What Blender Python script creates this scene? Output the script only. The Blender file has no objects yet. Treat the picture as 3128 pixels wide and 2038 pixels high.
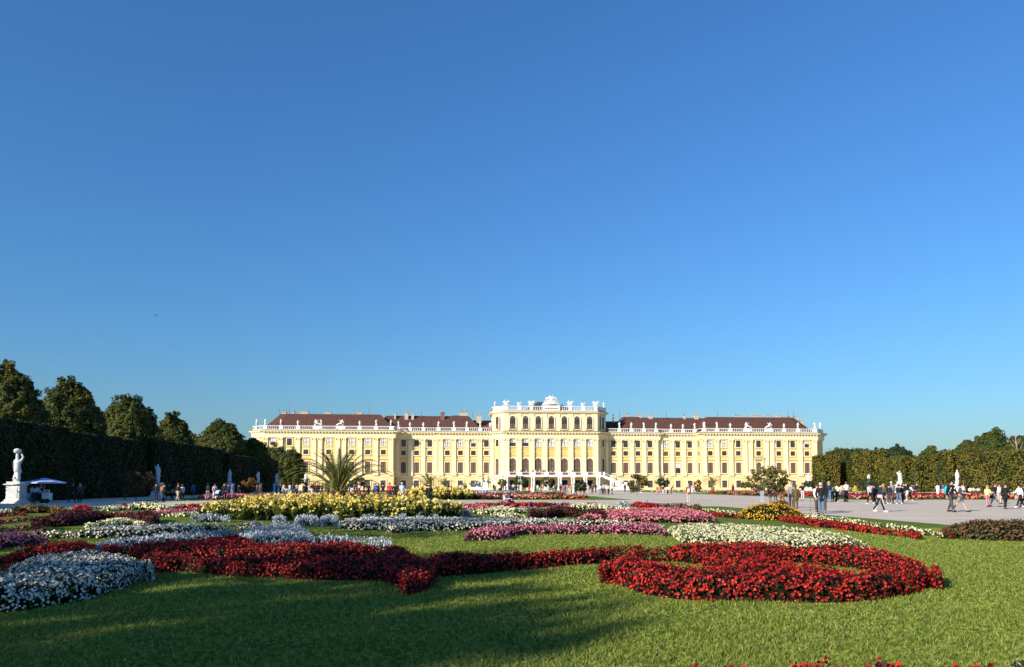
import bpy, math, random
import numpy as np
from mathutils import Vector, Matrix
random.seed(7)
RNG = np.random.default_rng(7)
R = math.radians
sc = bpy.context.scene
COL = sc.collection

# ------------------------------------------------------------------ camera
CAM_H = 1.6
F_PX = 2250.0
PITCH = R(3.0)
SHIFT = 0.11
CY = 1019.0 + SHIFT * 3128
cam_d = bpy.data.cameras.new("camera")
cam = bpy.data.objects.new("camera", cam_d)
COL.objects.link(cam)
cam.location = (0, 0, CAM_H)
cam.rotation_euler = (R(90) + PITCH, 0, 0)
cam_d.sensor_width = 36
cam_d.lens = F_PX / 3128 * 36
cam_d.shift_y = SHIFT
cam_d.clip_start = 0.1
cam_d.clip_end = 3000
sc.camera = cam

# ------------------------------------------------------------------ light
SUN_EL = R(22.0)
SH = Vector((0.71, 0.70)).normalized()          # horizontal direction shadows fall
world = bpy.data.worlds.new("World")
sc.world = world
world.use_nodes = True
wn = world.node_tree.nodes
wl = world.node_tree.links
bg = wn["Background"]
sky = wn.new("ShaderNodeTexSky")
sky.sky_type = 'NISHITA'
sky.sun_disc = False
sky.sun_elevation = SUN_EL
sky.sun_rotation = math.atan2(-SH.x, -SH.y)
sky.altitude = 0
sky.air_density = 1.6
sky.dust_density = 0.5
sky.ozone_density = 10
tint = wn.new("ShaderNodeMix")                  # the camera's white balance
tint.data_type = 'RGBA'; tint.blend_type = 'MULTIPLY'; tint.inputs[0].default_value = 1
tint.inputs[7].default_value = (0.86, 1.05, 1.22, 1)
wl.new(sky.outputs[0], tint.inputs[6])
wl.new(tint.outputs[2], bg.inputs[0])
bg.inputs[1].default_value = 0.094
sun_d = bpy.data.lights.new("sun", 'SUN')
sun_d.energy = 5.0
sun_d.angle = R(0.53)
sun_d.color = (1.0, 0.90, 0.76)
sun = bpy.data.objects.new("sun", sun_d)
COL.objects.link(sun)
sun.rotation_euler = Vector((SH.x * math.cos(SUN_EL), SH.y * math.cos(SUN_EL), -math.sin(SUN_EL))).to_track_quat('-Z', 'Y').to_euler()
sc.view_settings.view_transform = 'Standard'
sc.view_settings.look = 'None'
sc.view_settings.exposure = 0.52
sc.view_settings.gamma = 1.0
sc.cycles.max_bounces = 5
sc.cycles.diffuse_bounces = 3
sc.cycles.transparent_max_bounces = 4

# ------------------------------------------------------------------ surveying helpers
def ray(px, py):
    xc = (px - 1564) / F_PX
    yc = (CY - py) / F_PX
    return Vector((xc, math.cos(PITCH) - yc * math.sin(PITCH), math.sin(PITCH) + yc * math.cos(PITCH)))
def G(px, py, z=0.0):
    r = ray(px, py)
    t = (z - CAM_H) / r.z
    return Vector((r.x * t, r.y * t, z))
def P(px, py, D):
    r = ray(px, py)
    t = D / r.y
    return Vector((r.x * t, D, CAM_H + r.z * t))
def X(px, D):
    return (px - 1564) / F_PX * D * 1.0014
TH = R(4.5)
CT, ST = math.cos(TH), math.sin(TH)
def gw(x, y):               # garden frame -> world
    return (x * CT - y * ST, x * ST + y * CT)
PC = Vector((12.2, 228.0, 0))
def pal_u(px, v):
    k = (px - 1564) / F_PX
    return (k * (PC.y + v * CT) - PC.x + v * ST) / (CT - k * ST)
def pal_w(u, v, z=0.0):
    return Vector((PC.x + u * CT - v * ST, PC.y + u * ST + v * CT, z))

# ------------------------------------------------------------------ object helpers
def tag(o, label=None, cat=None, group=None, kind=None):
    if label: o["label"] = label
    if cat: o["category"] = cat
    if group: o["group"] = group
    if kind: o["kind"] = kind
    return o
def empty(name, loc=(0, 0, 0), rz=0.0, **k):
    o = bpy.data.objects.new(name, None)
    COL.objects.link(o)
    o.location = loc
    o.rotation_euler = (0, 0, rz)
    o.empty_display_size = 0.2
    return tag(o, **k)
def link(name, me, parent=None, loc=(0, 0, 0), rot=(0, 0, 0), scale=(1, 1, 1)):
    o = bpy.data.objects.new(name, me)
    COL.objects.link(o)
    o.location = loc; o.rotation_euler = rot; o.scale = scale
    if parent: o.parent = parent
    return o
def np_mesh(name, V, Fq, mats, idx=None, smooth=False):
    """V (n,3); Fq (m,3) or (m,4) int array"""
    me = bpy.data.meshes.new(name)
    V = np.asarray(V, np.float32); Fq = np.asarray(Fq, np.int32)
    k = Fq.shape[1]
    me.vertices.add(len(V)); me.vertices.foreach_set("co", V.ravel())
    me.loops.add(Fq.size); me.loops.foreach_set("vertex_index", Fq.ravel())
    me.polygons.add(len(Fq))
    me.polygons.foreach_set("loop_start", np.arange(0, Fq.size, k, dtype=np.int32))
    if idx is not None: me.polygons.foreach_set("material_index", np.asarray(idx, np.int32))
    for m in mats: me.materials.append(m)
    me.update(calc_edges=True)
    if smooth: me.polygons.foreach_set("use_smooth", np.ones(len(Fq), bool))
    return me

class MB:
    """collects shapes of several materials into one mesh"""
    def __init__(s): s.v = []; s.f = []; s.m = []; s.mats = []; s.sm = []
    def mi(s, mat):
        if mat not in s.mats: s.mats.append(mat)
        return s.mats.index(mat)
    def add(s, V, Fs, mat, smooth=False):
        b = len(s.v); s.v += [tuple(p) for p in V]; i = s.mi(mat)
        for f in Fs: s.f.append(tuple(b + q for q in f)); s.m.append(i); s.sm.append(smooth)
    def box(s, x0, x1, y0, y1, z0, z1, mat, M=None):
        V = [(x0, y0, z0), (x1, y0, z0), (x1, y1, z0), (x0, y1, z0), (x0, y0, z1), (x1, y0, z1), (x1, y1, z1), (x0, y1, z1)]
        if M is not None: V = [M @ Vector(p) for p in V]
        s.add(V, [(0, 3, 2, 1), (4, 5, 6, 7), (0, 1, 5, 4), (1, 2, 6, 5), (2, 3, 7, 6), (3, 0, 4, 7)], mat)
    def lathe(s, prof, mat, n=10, c=(0, 0, 0), M=None, smooth=True, sy=1.0):
        V = []; Fs = []
        for (r, z) in prof:
            for k in range(n):
                a = 2 * math.pi * k / n
                V.append(Vector((c[0] + r * math.cos(a), c[1] + r * sy * math.sin(a), c[2] + z)))
        for j in range(len(prof) - 1):
            for k in range(n):
                a = j * n + k; b = j * n + (k + 1) % n
                Fs.append((a, b, b + n, a + n))
        Fs.append(tuple(range((len(prof) - 1) * n, len(prof) * n)))
        Fs.append(tuple(reversed(range(n))))
        if M is not None: V = [M @ p for p in V]
        s.add(V, Fs, mat, smooth)
    def tube(s, pts, rad, mat, n=6, smooth=True):
        pts = [Vector(p) for p in pts]
        if not isinstance(rad, (list, tuple)): rad = [rad] * len(pts)
        V = []; Fs = []
        for i, p in enumerate(pts):
            d = (pts[min(i + 1, len(pts) - 1)] - pts[max(i - 1, 0)]).normalized()
            a = d.cross(Vector((0, 0, 1)))
            if a.length < 1e-3: a = d.cross(Vector((1, 0, 0)))
            a.normalize(); b = d.cross(a)
            for k in range(n):
                t = 2 * math.pi * k / n
                V.append(p + (a * math.cos(t) + b * math.sin(t)) * rad[i])
        for j in range(len(pts) - 1):
            for k in range(n):
                a = j * n + k; b = j * n + (k + 1) % n
                Fs.append((a, b, b + n, a + n))
        Fs.append(tuple(reversed(range(n)))); Fs.append(tuple(range((len(pts) - 1) * n, len(pts) * n)))
        s.add(V, Fs, mat, smooth)
    def prism(s, poly, y0, y1, mat):
        """poly in (x,z), extruded along y"""
        n = len(poly)
        V = [(p[0], y0, p[1]) for p in poly] + [(p[0], y1, p[1]) for p in poly]
        Fs = [tuple(range(n)), tuple(reversed(range(n, 2 * n)))]
        for k in range(n): Fs.append((k, k + n, (k + 1) % n + n, (k + 1) % n))
        s.add(V, Fs, mat)
    def ring(s, out, inn, y0, y1, mat):
        """frame between two outlines of equal length in (x,z), extruded along y"""
        n = len(out)
        V = [(p[0], y0, p[1]) for p in out] + [(p[0], y0, p[1]) for p in inn] + [(p[0], y1, p[1]) for p in out] + [(p[0], y1, p[1]) for p in inn]
        Fs = []
        for k in range(n):
            j = (k + 1) % n
            Fs += [(k, j, n + j, n + k), (k, 2 * n + k, 2 * n + j, j), (n + k, n + j, 3 * n + j, 3 * n + k)]
        s.add(V, Fs, mat)
    def mesh(s, name):
        me = bpy.data.meshes.new(name)
        me.from_pydata([tuple(p) for p in s.v], [], s.f)
        for m in s.mats: me.materials.append(m)
        me.polygons.foreach_set("material_index", s.m)
        me.polygons.foreach_set("use_smooth", s.sm)
        me.update()
        return me
    def build(s, name, parent=None, loc=(0, 0, 0), rot=(0, 0, 0), **k):
        return tag(link(name, s.mesh(name), parent, loc, rot), **k)

# ------------------------------------------------------------------ materials
def _new(name):
    m = bpy.data.materials.new(name); m.use_nodes = True
    nt = m.node_tree
    return m, nt, nt.nodes, nt.links, nt.nodes["Principled BSDF"]
def mk(name, c, rough=0.85, var=0.12, scale=3.0, bump=0.0, bscale=20.0, spec=0.25, c2=None, metal=0.0):
    m, nt, N, L, b = _new(name)
    tc = N.new("ShaderNodeTexCoord")
    no = N.new("ShaderNodeTexNoise"); no.inputs["Scale"].default_value = scale; no.inputs["Detail"].default_value = 5
    L.new(tc.outputs["Object"], no.inputs["Vector"])
    rp = N.new("ShaderNodeValToRGB")
    c = tuple(c)
    lo = tuple(x * (1 - var) for x in c) if c2 is None else tuple(c2)
    hi = tuple(min(1, x * (1 + var)) for x in c) if c2 is None else c
    rp.color_ramp.elements[0].position = 0.3; rp.color_ramp.elements[1].position = 0.7
    rp.color_ramp.elements[0].color = (*lo, 1); rp.color_ramp.elements[1].color = (*hi, 1)
    L.new(no.outputs[0], rp.inputs[0]); L.new(rp.outputs[0], b.inputs["Base Color"])
    b.inputs["Roughness"].default_value = rough
    b.inputs["Specular IOR Level"].default_value = spec
    b.inputs["Metallic"].default_value = metal
    if bump:
        n2 = N.new("ShaderNodeTexNoise"); n2.inputs["Scale"].default_value = bscale; n2.inputs["Detail"].default_value = 4
        L.new(tc.outputs["Object"], n2.inputs["Vector"])
        bp = N.new("ShaderNodeBump"); bp.inputs["Strength"].default_value = bump; bp.inputs["Distance"].default_value = 0.05
        L.new(n2.outputs[0], bp.inputs["Height"]); L.new(bp.outputs[0], b.inputs["Normal"])
    return m
def leafmat(name, cols, trans=0.25, rough=0.6, patch=None, spec=0.2):
    """colour chosen per leaf; optional second set mixed in by large patches"""
    m, nt, N, L, b = _new(name)
    g = N.new("ShaderNodeNewGeometry")
    def ramp(cs):
        rp = N.new("ShaderNodeValToRGB"); rp.color_ramp.interpolation = 'LINEAR'
        el = rp.color_ramp.elements
        while len(el) < len(cs): el.new(0.5)
        for i, c in enumerate(cs):
            el[i].position = i / max(1, len(cs) - 1); el[i].color = (*c, 1)
        L.new(g.outputs["Random Per Island"], rp.inputs[0])
        return rp.outputs[0]
    col = ramp(cols)
    if patch:
        no = N.new("ShaderNodeTexNoise"); no.inputs["Scale"].default_value = patch[1]; no.inputs["Detail"].default_value = 3
        L.new(g.outputs["Position"], no.inputs["Vector"])
        mr = N.new("ShaderNodeMapRange"); mr.inputs[1].default_value = 0.45; mr.inputs[2].default_value = 0.6
        L.new(no.outputs[0], mr.inputs[0])
        mx = N.new("ShaderNodeMix"); mx.data_type = 'RGBA'
        L.new(mr.outputs[0], mx.inputs[0]); L.new(col, mx.inputs[6]); L.new(ramp(patch[0]), mx.inputs[7])
        col = mx.outputs[2]
    L.new(col, b.inputs["Base Color"])
    b.inputs["Roughness"].default_value = rough
    b.inputs["Specular IOR Level"].default_value = spec
    if trans > 0:
        tr = N.new("ShaderNodeBsdfTranslucent"); L.new(col, tr.inputs[0])
        ms = N.new("ShaderNodeMixShader"); ms.inputs[0].default_value = trans
        out = N["Material Output"]
        L.new(b.outputs[0], ms.inputs[1]); L.new(tr.outputs[0], ms.inputs[2]); L.new(ms.outputs[0], out.inputs[0])
    return m

def gravel_mat():
    m, nt, N, L, b = _new("gravel")
    g = N.new("ShaderNodeNewGeometry")
    def noise(s, d=4, rough=0.6, vec=None):
        n = N.new("ShaderNodeTexNoise"); n.inputs["Scale"].default_value = s; n.inputs["Detail"].default_value = d; n.inputs["Roughness"].default_value = rough
        L.new(vec or g.outputs["Position"], n.inputs["Vector"]); return n.outputs[0]
    mp = N.new("ShaderNodeMapping"); mp.inputs["Scale"].default_value = (0.06, 1.0, 1.0)
    L.new(g.outputs["Position"], mp.inputs["Vector"])
    a = noise(0.35, 6); f = noise(45, 3, 0.8); st = noise(0.5, 4, 0.6, mp.outputs[0])
    r1 = N.new("ShaderNodeValToRGB")
    r1.color_ramp.elements[0].position = 0.3; r1.color_ramp.elements[0].color = (0.68, 0.56, 0.42, 1)
    r1.color_ramp.elements[1].position = 0.7; r1.color_ramp.elements[1].color = (0.83, 0.70, 0.53, 1)
    L.new(a, r1.inputs[0])
    r2 = N.new("ShaderNodeValToRGB")
    r2.color_ramp.elements[0].position = 0.3; r2.color_ramp.elements[0].color = (0.5, 0.5, 0.5, 1)
    r2.color_ramp.elements[1].position = 0.55; r2.color_ramp.elements[1].color = (1, 1, 1, 1)
    L.new(f, r2.inputs[0])
    r3 = N.new("ShaderNodeValToRGB")
    r3.color_ramp.elements[0].position = 0.3; r3.color_ramp.elements[0].color = (0.82, 0.81, 0.81, 1)
    r3.color_ramp.elements[1].position = 0.6; r3.color_ramp.elements[1].color = (1, 1, 1, 1)
    L.new(st, r3.inputs[0])
    def mul(x, y):
        mx = N.new("ShaderNodeMix"); mx.data_type = 'RGBA'; mx.blend_type = 'MULTIPLY'; mx.inputs[0].default_value = 1
        L.new(x, mx.inputs[6]); L.new(y, mx.inputs[7]); return mx.outputs[2]
    L.new(mul(mul(r1.outputs[0], r2.outputs[0]), r3.outputs[0]), b.inputs["Base Color"])
    b.inputs["Roughness"].default_value = 0.95; b.inputs["Specular IOR Level"].default_value = 0.1
    bp = N.new("ShaderNodeBump"); bp.inputs["Strength"].default_value = 0.35; bp.inputs["Distance"].default_value = 0.02
    L.new(f, bp.inputs["Height"]); L.new(bp.outputs[0], b.inputs["Normal"])
    return m
def lawn_mat():
    m, nt, N, L, b = _new("lawn")
    g = N.new("ShaderNodeNewGeometry")
    def noise(s, d=4, rough=0.6):
        n = N.new("ShaderNodeTexNoise"); n.inputs["Scale"].default_value = s; n.inputs["Detail"].default_value = d; n.inputs["Roughness"].default_value = rough
        L.new(g.outputs["Position"], n.inputs["Vector"]); return n.outputs[0]
    def ramp(x, p0, c0, p1, c1):
        r = N.new("ShaderNodeValToRGB")
        r.color_ramp.elements[0].position = p0; r.color_ramp.elements[0].color = (*c0, 1)
        r.color_ramp.elements[1].position = p1; r.color_ramp.elements[1].color = (*c1, 1)
        L.new(x, r.inputs[0]); return r.outputs[0]
    a = ramp(noise(0.7, 8, 0.72), 0.38, (0.12, 0.180, 0.026), 0.68, (0.23, 0.275, 0.05))
    f = ramp(noise(34, 5, 0.85), 0.34, (0.38, 0.45, 0.35), 0.62, (1.3, 1.25, 1.15))
    f2 = ramp(noise(6, 4, 0.7), 0.3, (0.8, 0.82, 0.75), 0.65, (1.05, 1.05, 1.0))
    def mul(x, y):
        mx = N.new("ShaderNodeMix"); mx.data_type = 'RGBA'; mx.blend_type = 'MULTIPLY'; mx.inputs[0].default_value = 1
        L.new(x, mx.inputs[6]); L.new(y, mx.inputs[7]); return mx.outputs[2]
    L.new(mul(mul(a, f), f2), b.inputs["Base Color"])
    b.inputs["Roughness"].default_value = 0.9; b.inputs["Specular IOR Level"].default_value = 0.1
    bp = N.new("ShaderNodeBump"); bp.inputs["Strength"].default_value = 0.9; bp.inputs["Distance"].default_value = 0.06
    n4 = noise(18, 5, 0.8)
    L.new(n4, bp.inputs["Height"]); L.new(bp.outputs[0], b.inputs["Normal"])
    return m

M = {}
M['gravel'] = gravel_mat()
M['lawn'] = lawn_mat()
M['cream'] = mk("cream_stucco", (0.83, 0.72, 0.47), c2=(0.77, 0.65, 0.39), scale=0.6, bump=0.15, bscale=6)
M['yellow'] = mk("yellow_stucco", (0.75, 0.54, 0.22), c2=(0.69, 0.47, 0.175), scale=0.7, bump=0.15, bscale=6)
M['ground_wall'] = mk("ground_floor_stucco", (0.77, 0.61, 0.32), c2=(0.70, 0.53, 0.26), scale=0.5, bump=0.3, bscale=4)
M['ochre'] = mk("ochre_panel", (0.72, 0.45, 0.14), c2=(0.66, 0.40, 0.12), scale=0.8)
M['white'] = mk("white_stone", (0.80, 0.79, 0.74), c2=(0.62, 0.60, 0.54), scale=1.2, bump=0.2, bscale=8)
M['marble'] = mk("weathered_marble", (0.78, 0.77, 0.75), c2=(0.55, 0.55, 0.54), scale=2.6, bump=0.5, bscale=7)
M['roof'] = mk("roof_tile", (0.125, 0.056, 0.038), c2=(0.075, 0.036, 0.026), scale=1.4, bump=0.4, bscale=5, rough=0.8)
M['slate'] = mk("slate_roof", (0.06, 0.075, 0.10), c2=(0.04, 0.05, 0.07), scale=1.5)
M['lead'] = mk("cornice_lead", (0.16, 0.15, 0.13), var=0.2)
M['wood'] = mk("brown_window_wood", (0.075, 0.04, 0.028), var=0.2, scale=2)
M['shutter'] = mk("brown_roller_blind", (0.17, 0.115, 0.088), c2=(0.105, 0.07, 0.055), scale=1.5, rough=0.7)
M['glass'] = mk("dark_window_glass", (0.018, 0.02, 0.025), c2=(0.06, 0.06, 0.065), scale=1.1, rough=0.08, spec=0.6)
M['blind'] = mk("white_window_blind", (0.75, 0.76, 0.80), c2=(0.5, 0.5, 0.55), scale=1.3, rough=0.4)
M['door'] = mk("grey_green_door", (0.085, 0.082, 0.072), c2=(0.05, 0.045, 0.042), scale=1.2, rough=0.5)
M['dark'] = mk("dark_interior", (0.018, 0.016, 0.014), var=0.2)
M['metal'] = mk("grey_metal", (0.2, 0.21, 0.22), rough=0.45, metal=0.6, var=0.1)
M['chimney'] = mk("chimney_render", (0.45, 0.39, 0.32), var=0.15, scale=2)
M['brick'] = mk("chimney_brick", (0.22, 0.10, 0.07), var=0.2, scale=4)
M['bark'] = mk("bark", (0.13, 0.095, 0.065), c2=(0.06, 0.045, 0.03), scale=8, bump=0.8, bscale=25)
M['palebark'] = mk("pale_bark", (0.42, 0.36, 0.28), c2=(0.28, 0.23, 0.18), scale=9, bump=0.6, bscale=25)
M['soil'] = mk("bed_soil", (0.035, 0.026, 0.018), var=0.3, scale=12, bump=0.5)
# ------------------------------------------------------------------ ground, lawns
def sheet(name, pts, z, mat):
    me = bpy.data.meshes.new(name); n = len(pts)
    V = [(p[0], p[1], z) for p in pts]; Fs = [tuple(range(n))]
    if z > 0:                                # turf stands a few centimetres above the gravel
        V += [(p[0], p[1], -.01) for p in pts]; Fs += [(k, k + n, (k + 1) % n + n, (k + 1) % n) for k in range(n)]
    me.from_pydata(V, [], Fs)
    me.materials.append(mat); me.update()
    return tag(link(name, me), kind="structure")
sheet("ground", [(-900, -300), (1200, -300), (1200, 1500), (-900, 1500)], 0.0, M['gravel'])
def grect(x0, x1, y0, y1): return [gw(x0, y0), gw(x1, y0), gw(x1, y1), gw(x0, y1)]
LAWN_NEAR = grect(-31.5, 19.3, -40, 52.3)
sheet("lawn", LAWN_NEAR, 0.035, M['lawn'])
sheet("lawn", grect(-31.5, 18.6, 76.5, 122), 0.035, M['lawn'])
sheet("lawn", grect(-31.5, 18.6, 148, 205), 0.035, M['lawn'])
sheet("lawn", grect(42.5, 93, -40, 53.0), 0.035, M['lawn'])
sheet("lawn", grect(42.0, 93, 74.5, 138), 0.035, M['lawn'])
sheet("lawn", grect(42.0, 93, 152, 205), 0.035, M['lawn'])

# ------------------------------------------------------------------ vegetation kit
def unit(a): return a / np.maximum(np.linalg.norm(a, axis=1, keepdims=True), 1e-6)
def cards(Pn, Nn, size, asp=1.0, spread=0.6, n_rng=RNG, tilt=None):
    """rhombic leaves at Pn, facing about Nn"""
    n = len(Pn)
    size = np.broadcast_to(np.asarray(size, float), (n,))[:, None] * n_rng.uniform(0.7, 1.3, (n, 1))
    nn = unit(Nn + n_rng.normal(0, spread, (n, 3)))
    t = unit(np.cross(nn, n_rng.normal(0, 1, (n, 3)) if tilt is None else tilt + n_rng.normal(0, 0.35, (n, 3))))
    b = np.cross(nn, t)
    V = np.empty((n, 4, 3))
    V[:, 0] = Pn - b * size * 0.5
    V[:, 1] = Pn + t * size * 0.5 * asp + nn * size * 0.12
    V[:, 2] = Pn + b * size * 0.5
    V[:, 3] = Pn - t * size * 0.5 * asp + nn * size * 0.12
    return V.reshape(-1, 3), np.arange(n * 4).reshape(-1, 4)
def flowers(Pn, Nn, size, petals=4, spread=0.35, cup=0.35):
    """each flower is one island: a centre and cupped petals round it"""
    n = len(Pn)
    size = np.broadcast_to(np.asarray(size, float), (n,))[:, None] * RNG.uniform(0.65, 1.25, (n, 1))
    nn = unit(Nn + RNG.normal(0, spread, (n, 3)))
    t = unit(np.cross(nn, RNG.normal(0, 1, (n, 3)))); b = np.cross(nn, t)
    k = 2 * petals
    V = np.empty((n, k + 1, 3)); V[:, 0] = Pn
    for j in range(k):
        a = 2 * math.pi * j / k
        rr = 0.5 if j % 2 else 0.36
        V[:, j + 1] = Pn + (t * math.cos(a) + b * math.sin(a)) * size * rr + nn * size * cup * (0.5 if j % 2 else 0.15)
    Fs = []
    for j in range(petals):
        i0 = 2 * j; Fs.append([0, 1 + i0, 1 + (i0 + 1) % k, 1 + (i0 + 2) % k])
    Fs = np.array(Fs)
    Fa = (Fs[None] + (np.arange(n) * (k + 1))[:, None, None]).reshape(-1, 4)
    return V.reshape(-1, 3), Fa
def join(parts):
    Vs = []; Fs = []; Is = []; b = 0
    for V, Fq, i in parts:
        Vs.append(V); Fs.append(Fq + b); Is.append(np.full(len(Fq), i)); b += len(V)
    return np.concatenate(Vs), np.concatenate(Fs), np.concatenate(Is)

LM = {}
LM['lime'] = leafmat("lime_leaf", [(0.028, 0.050, 0.012), (0.050, 0.078, 0.018), (0.075, 0.10, 0.022), (0.12, 0.13, 0.03)], patch=([(0.10, 0.11, 0.02), (0.14, 0.13, 0.025), (0.07, 0.09, 0.018)], 0.35))
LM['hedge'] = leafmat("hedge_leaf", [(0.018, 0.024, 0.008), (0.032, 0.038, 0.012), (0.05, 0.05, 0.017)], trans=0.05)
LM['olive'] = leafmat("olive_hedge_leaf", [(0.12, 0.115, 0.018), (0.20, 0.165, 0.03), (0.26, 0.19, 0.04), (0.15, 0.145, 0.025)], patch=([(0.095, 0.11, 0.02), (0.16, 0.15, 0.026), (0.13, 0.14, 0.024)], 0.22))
LM['green'] = leafmat("green_leaf", [(0.035, 0.06, 0.015), (0.06, 0.085, 0.02), (0.085, 0.105, 0.025)], patch=([(0.12, 0.115, 0.02), (0.09, 0.10, 0.02)], 0.3))
LM['darkgreen'] = leafmat("dark_green_leaf", [(0.02, 0.035, 0.014), (0.035, 0.055, 0.02), (0.055, 0.075, 0.03)], trans=0.15)
LM['maple'] = leafmat("turning_leaf", [(0.045, 0.075, 0.02), (0.08, 0.11, 0.025), (0.17, 0.13, 0.03), (0.06, 0.09, 0.02), (0.32, 0.16, 0.05)])
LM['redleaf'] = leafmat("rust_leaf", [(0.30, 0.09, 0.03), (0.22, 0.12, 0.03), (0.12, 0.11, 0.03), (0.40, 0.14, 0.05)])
LM['dull_red'] = leafmat("dull_red_leaf", [(0.13, 0.06, 0.03), (0.10, 0.07, 0.03), (0.07, 0.06, 0.03)])  # duller, browner reds than the rust leaf set
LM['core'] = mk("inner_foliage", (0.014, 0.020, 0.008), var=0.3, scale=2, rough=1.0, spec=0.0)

def lumpy(n_lat, n_lon, rx, rz, seed, amp=0.07, zc=0.0, egg=0.0):
    rg = np.random.default_rng(seed); ph = rg.uniform(0, 6.28, 8); V = []
    for i in range(n_lat + 1):
        th = math.pi * i / n_lat
        for j in range(n_lon):
            a = 2 * math.pi * j / n_lon
            k = 1 + amp * (math.sin(3 * a + ph[0] + 2 * th) + math.sin(5 * th + ph[1] + a * 2) * 0.7 + 0.5 * math.sin(7 * a + ph[2]))
            z = math.cos(th); w = math.sin(th) * (1 - egg * z)
            V.append((rx * k * w * math.cos(a), rx * k * w * math.sin(a), zc + rz * k * z))
    Fq = [[i * n_lon + j, (i + 1) * n_lon + j, (i + 1) * n_lon + (j + 1) % n_lon, i * n_lon + (j + 1) % n_lon] for i in range(n_lat) for j in range(n_lon)]
    return np.array(V), np.array(Fq)
def crown_mesh(name, rx, rz, n, leaf, mat, seed, egg=0.25, clumps=90, gap=0.0, core=0.72):
    """leaf clumps spread through an egg-shaped volume round an inner mass of twigs"""
    rg = np.random.default_rng(seed)
    d = unit(rg.normal(0, 1, (clumps, 3)))
    rr = rg.uniform(0.80, 1.03, (clumps, 1)) * np.where(rg.random((clumps, 1)) < .10, 1.08, 1.0) * (1 + 0.05 * np.sin(7 * d[:, :1] + seed) + 0.05 * np.sin(5 * d[:, 1:2] + 2 * seed))
    cc = d * rr
    cc[:, :2] *= (1 - egg * cc[:, 2:3])
    cc *= np.array([rx, rx, rz])
    cr = rg.uniform(0.10, 0.22, clumps) * rx * (170 / max(clumps, 100)) ** .5
    k = rg.integers(0, clumps, n)
    o = unit(rg.normal(0, 1, (n, 3))) * (rg.uniform(0.2, 1, (n, 1)) ** 0.45)
    Pn = cc[k] + o * cr[k][:, None]
    Nn = unit(o + 0.8 * unit(Pn))
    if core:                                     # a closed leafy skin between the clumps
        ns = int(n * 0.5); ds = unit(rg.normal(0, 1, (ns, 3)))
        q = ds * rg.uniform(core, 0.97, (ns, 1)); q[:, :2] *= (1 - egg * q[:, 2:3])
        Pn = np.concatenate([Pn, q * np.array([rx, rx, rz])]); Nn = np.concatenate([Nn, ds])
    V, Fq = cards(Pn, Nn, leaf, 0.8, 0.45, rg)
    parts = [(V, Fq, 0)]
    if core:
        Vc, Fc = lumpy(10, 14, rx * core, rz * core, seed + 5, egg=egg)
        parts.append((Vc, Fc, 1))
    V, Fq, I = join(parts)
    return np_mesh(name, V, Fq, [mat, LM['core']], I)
def trunk_mb(h0, h1, r, seed, limbs=5, spread=1.6, mat=None):
    rg = random.Random(seed); mb = MB(); mat = mat or M['bark']
    pts = [(0, 0, -0.1), (rg.uniform(-.03, .03) * h0, rg.uniform(-.03, .03) * h0, h0 * 0.5), (0, 0, h0), (0.02 * h0, 0, h1)]
    mb.tube(pts, [r * 1.25, r, r * 0.85, r * 0.25], mat, 8)
    for k in range(limbs):
        a = 6.283 * k / limbs + rg.uniform(-.4, .4); z = h0 + (h1 - h0) * rg.uniform(0, 0.5)
        e = (math.cos(a) * spread, math.sin(a) * spread, z + spread * rg.uniform(0.5, 1.0))
        m_ = (e[0] * 0.5, e[1] * 0.5, z + (e[2] - z) * 0.35)
        mb.tube([(0, 0, z - 0.1), m_, e], [r * 0.5, r * 0.35, r * 0.12], mat, 6)
    return mb
_crowns = {}
def tree(name, x, y, h, rx, label, cat="tree", group=None, mat='lime', base=None, trunk_r=0.22, n=15000, leaf=0.34, rz=None, seed=1, egg=0.25, key=None, clumps=110, core=0.72, limbs=5, barkm=None, z=0.0):
    root = empty(name, (x, y, z), random.uniform(0, 6.28), label=label, cat=cat, group=group)
    base = h * 0.22 if base is None else base
    rz = (h - base) / 2 if rz is None else rz
    zc = h - rz
    key = (key, mat, egg) if key else (name, x, y)
    if key not in _crowns: _crowns[key] = (crown_mesh("crown", rx, rz, n, leaf, LM[mat], seed, egg, clumps, core=core), rx, rz)
    me, r0, z0 = _crowns[key]
    link("crown", me, root, (0, 0, zc), (0, 0, random.uniform(0, 6.28)), (rx / r0, rx / r0, rz / z0))
    trunk_mb(base + 0.1 * rz, h - rz * 0.7, trunk_r, seed, limbs, rx * 0.6, barkm).build("trunk", root)
    return root

# --- tall lime trees behind the clipped hedge on the shaded side
left_trees = [  # (pixel x, pixel y of top, garden x, width px, label)
    (20, 1103, -50, 190, "dark lime tree with the highest top, cut by the photo's left edge behind the hedge"),
    (206, 1147, -50, 192, "broad lime tree with sunlit left side above the hedge behind the parasol"),
    (392, 1200, -50, 176, "rounded lime tree above the hedge behind the dull red shrub tree"),
    (523, 1257, -50, 120, "smaller lime tree with pointed top right of the rounded lime"),
    (675, 1278, -49, 150, "solitary dark lime tree rising above the far end of the long hedge"),
    (774, 1335, -44, 96, "rounded green tree covering the left end of the palace wall"),
    (590, 1322, -56, 70, "low golden green tree seen in the gap between two dark limes"),
]
for i, (px, py, gx, wpx, lab) in enumerate(left_trees):
    k = (px - 1564) / F_PX
    D = gx / (k * CT + ST)
    h = ((1481 - py) / F_PX * D + CAM_H) * .97
    tree("lime_tree", k * D, D, h, wpx / F_PX * D / 2 * 1.05, lab, group="lime trees behind the left hedge",
         mat='green' if i in (5, 6) else 'lime', base=2.5, rz=h * 0.42, seed=i, key='L%d' % (i % 3), n=34000, leaf=0.27, clumps=420, egg=.30, core=.80)
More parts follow.
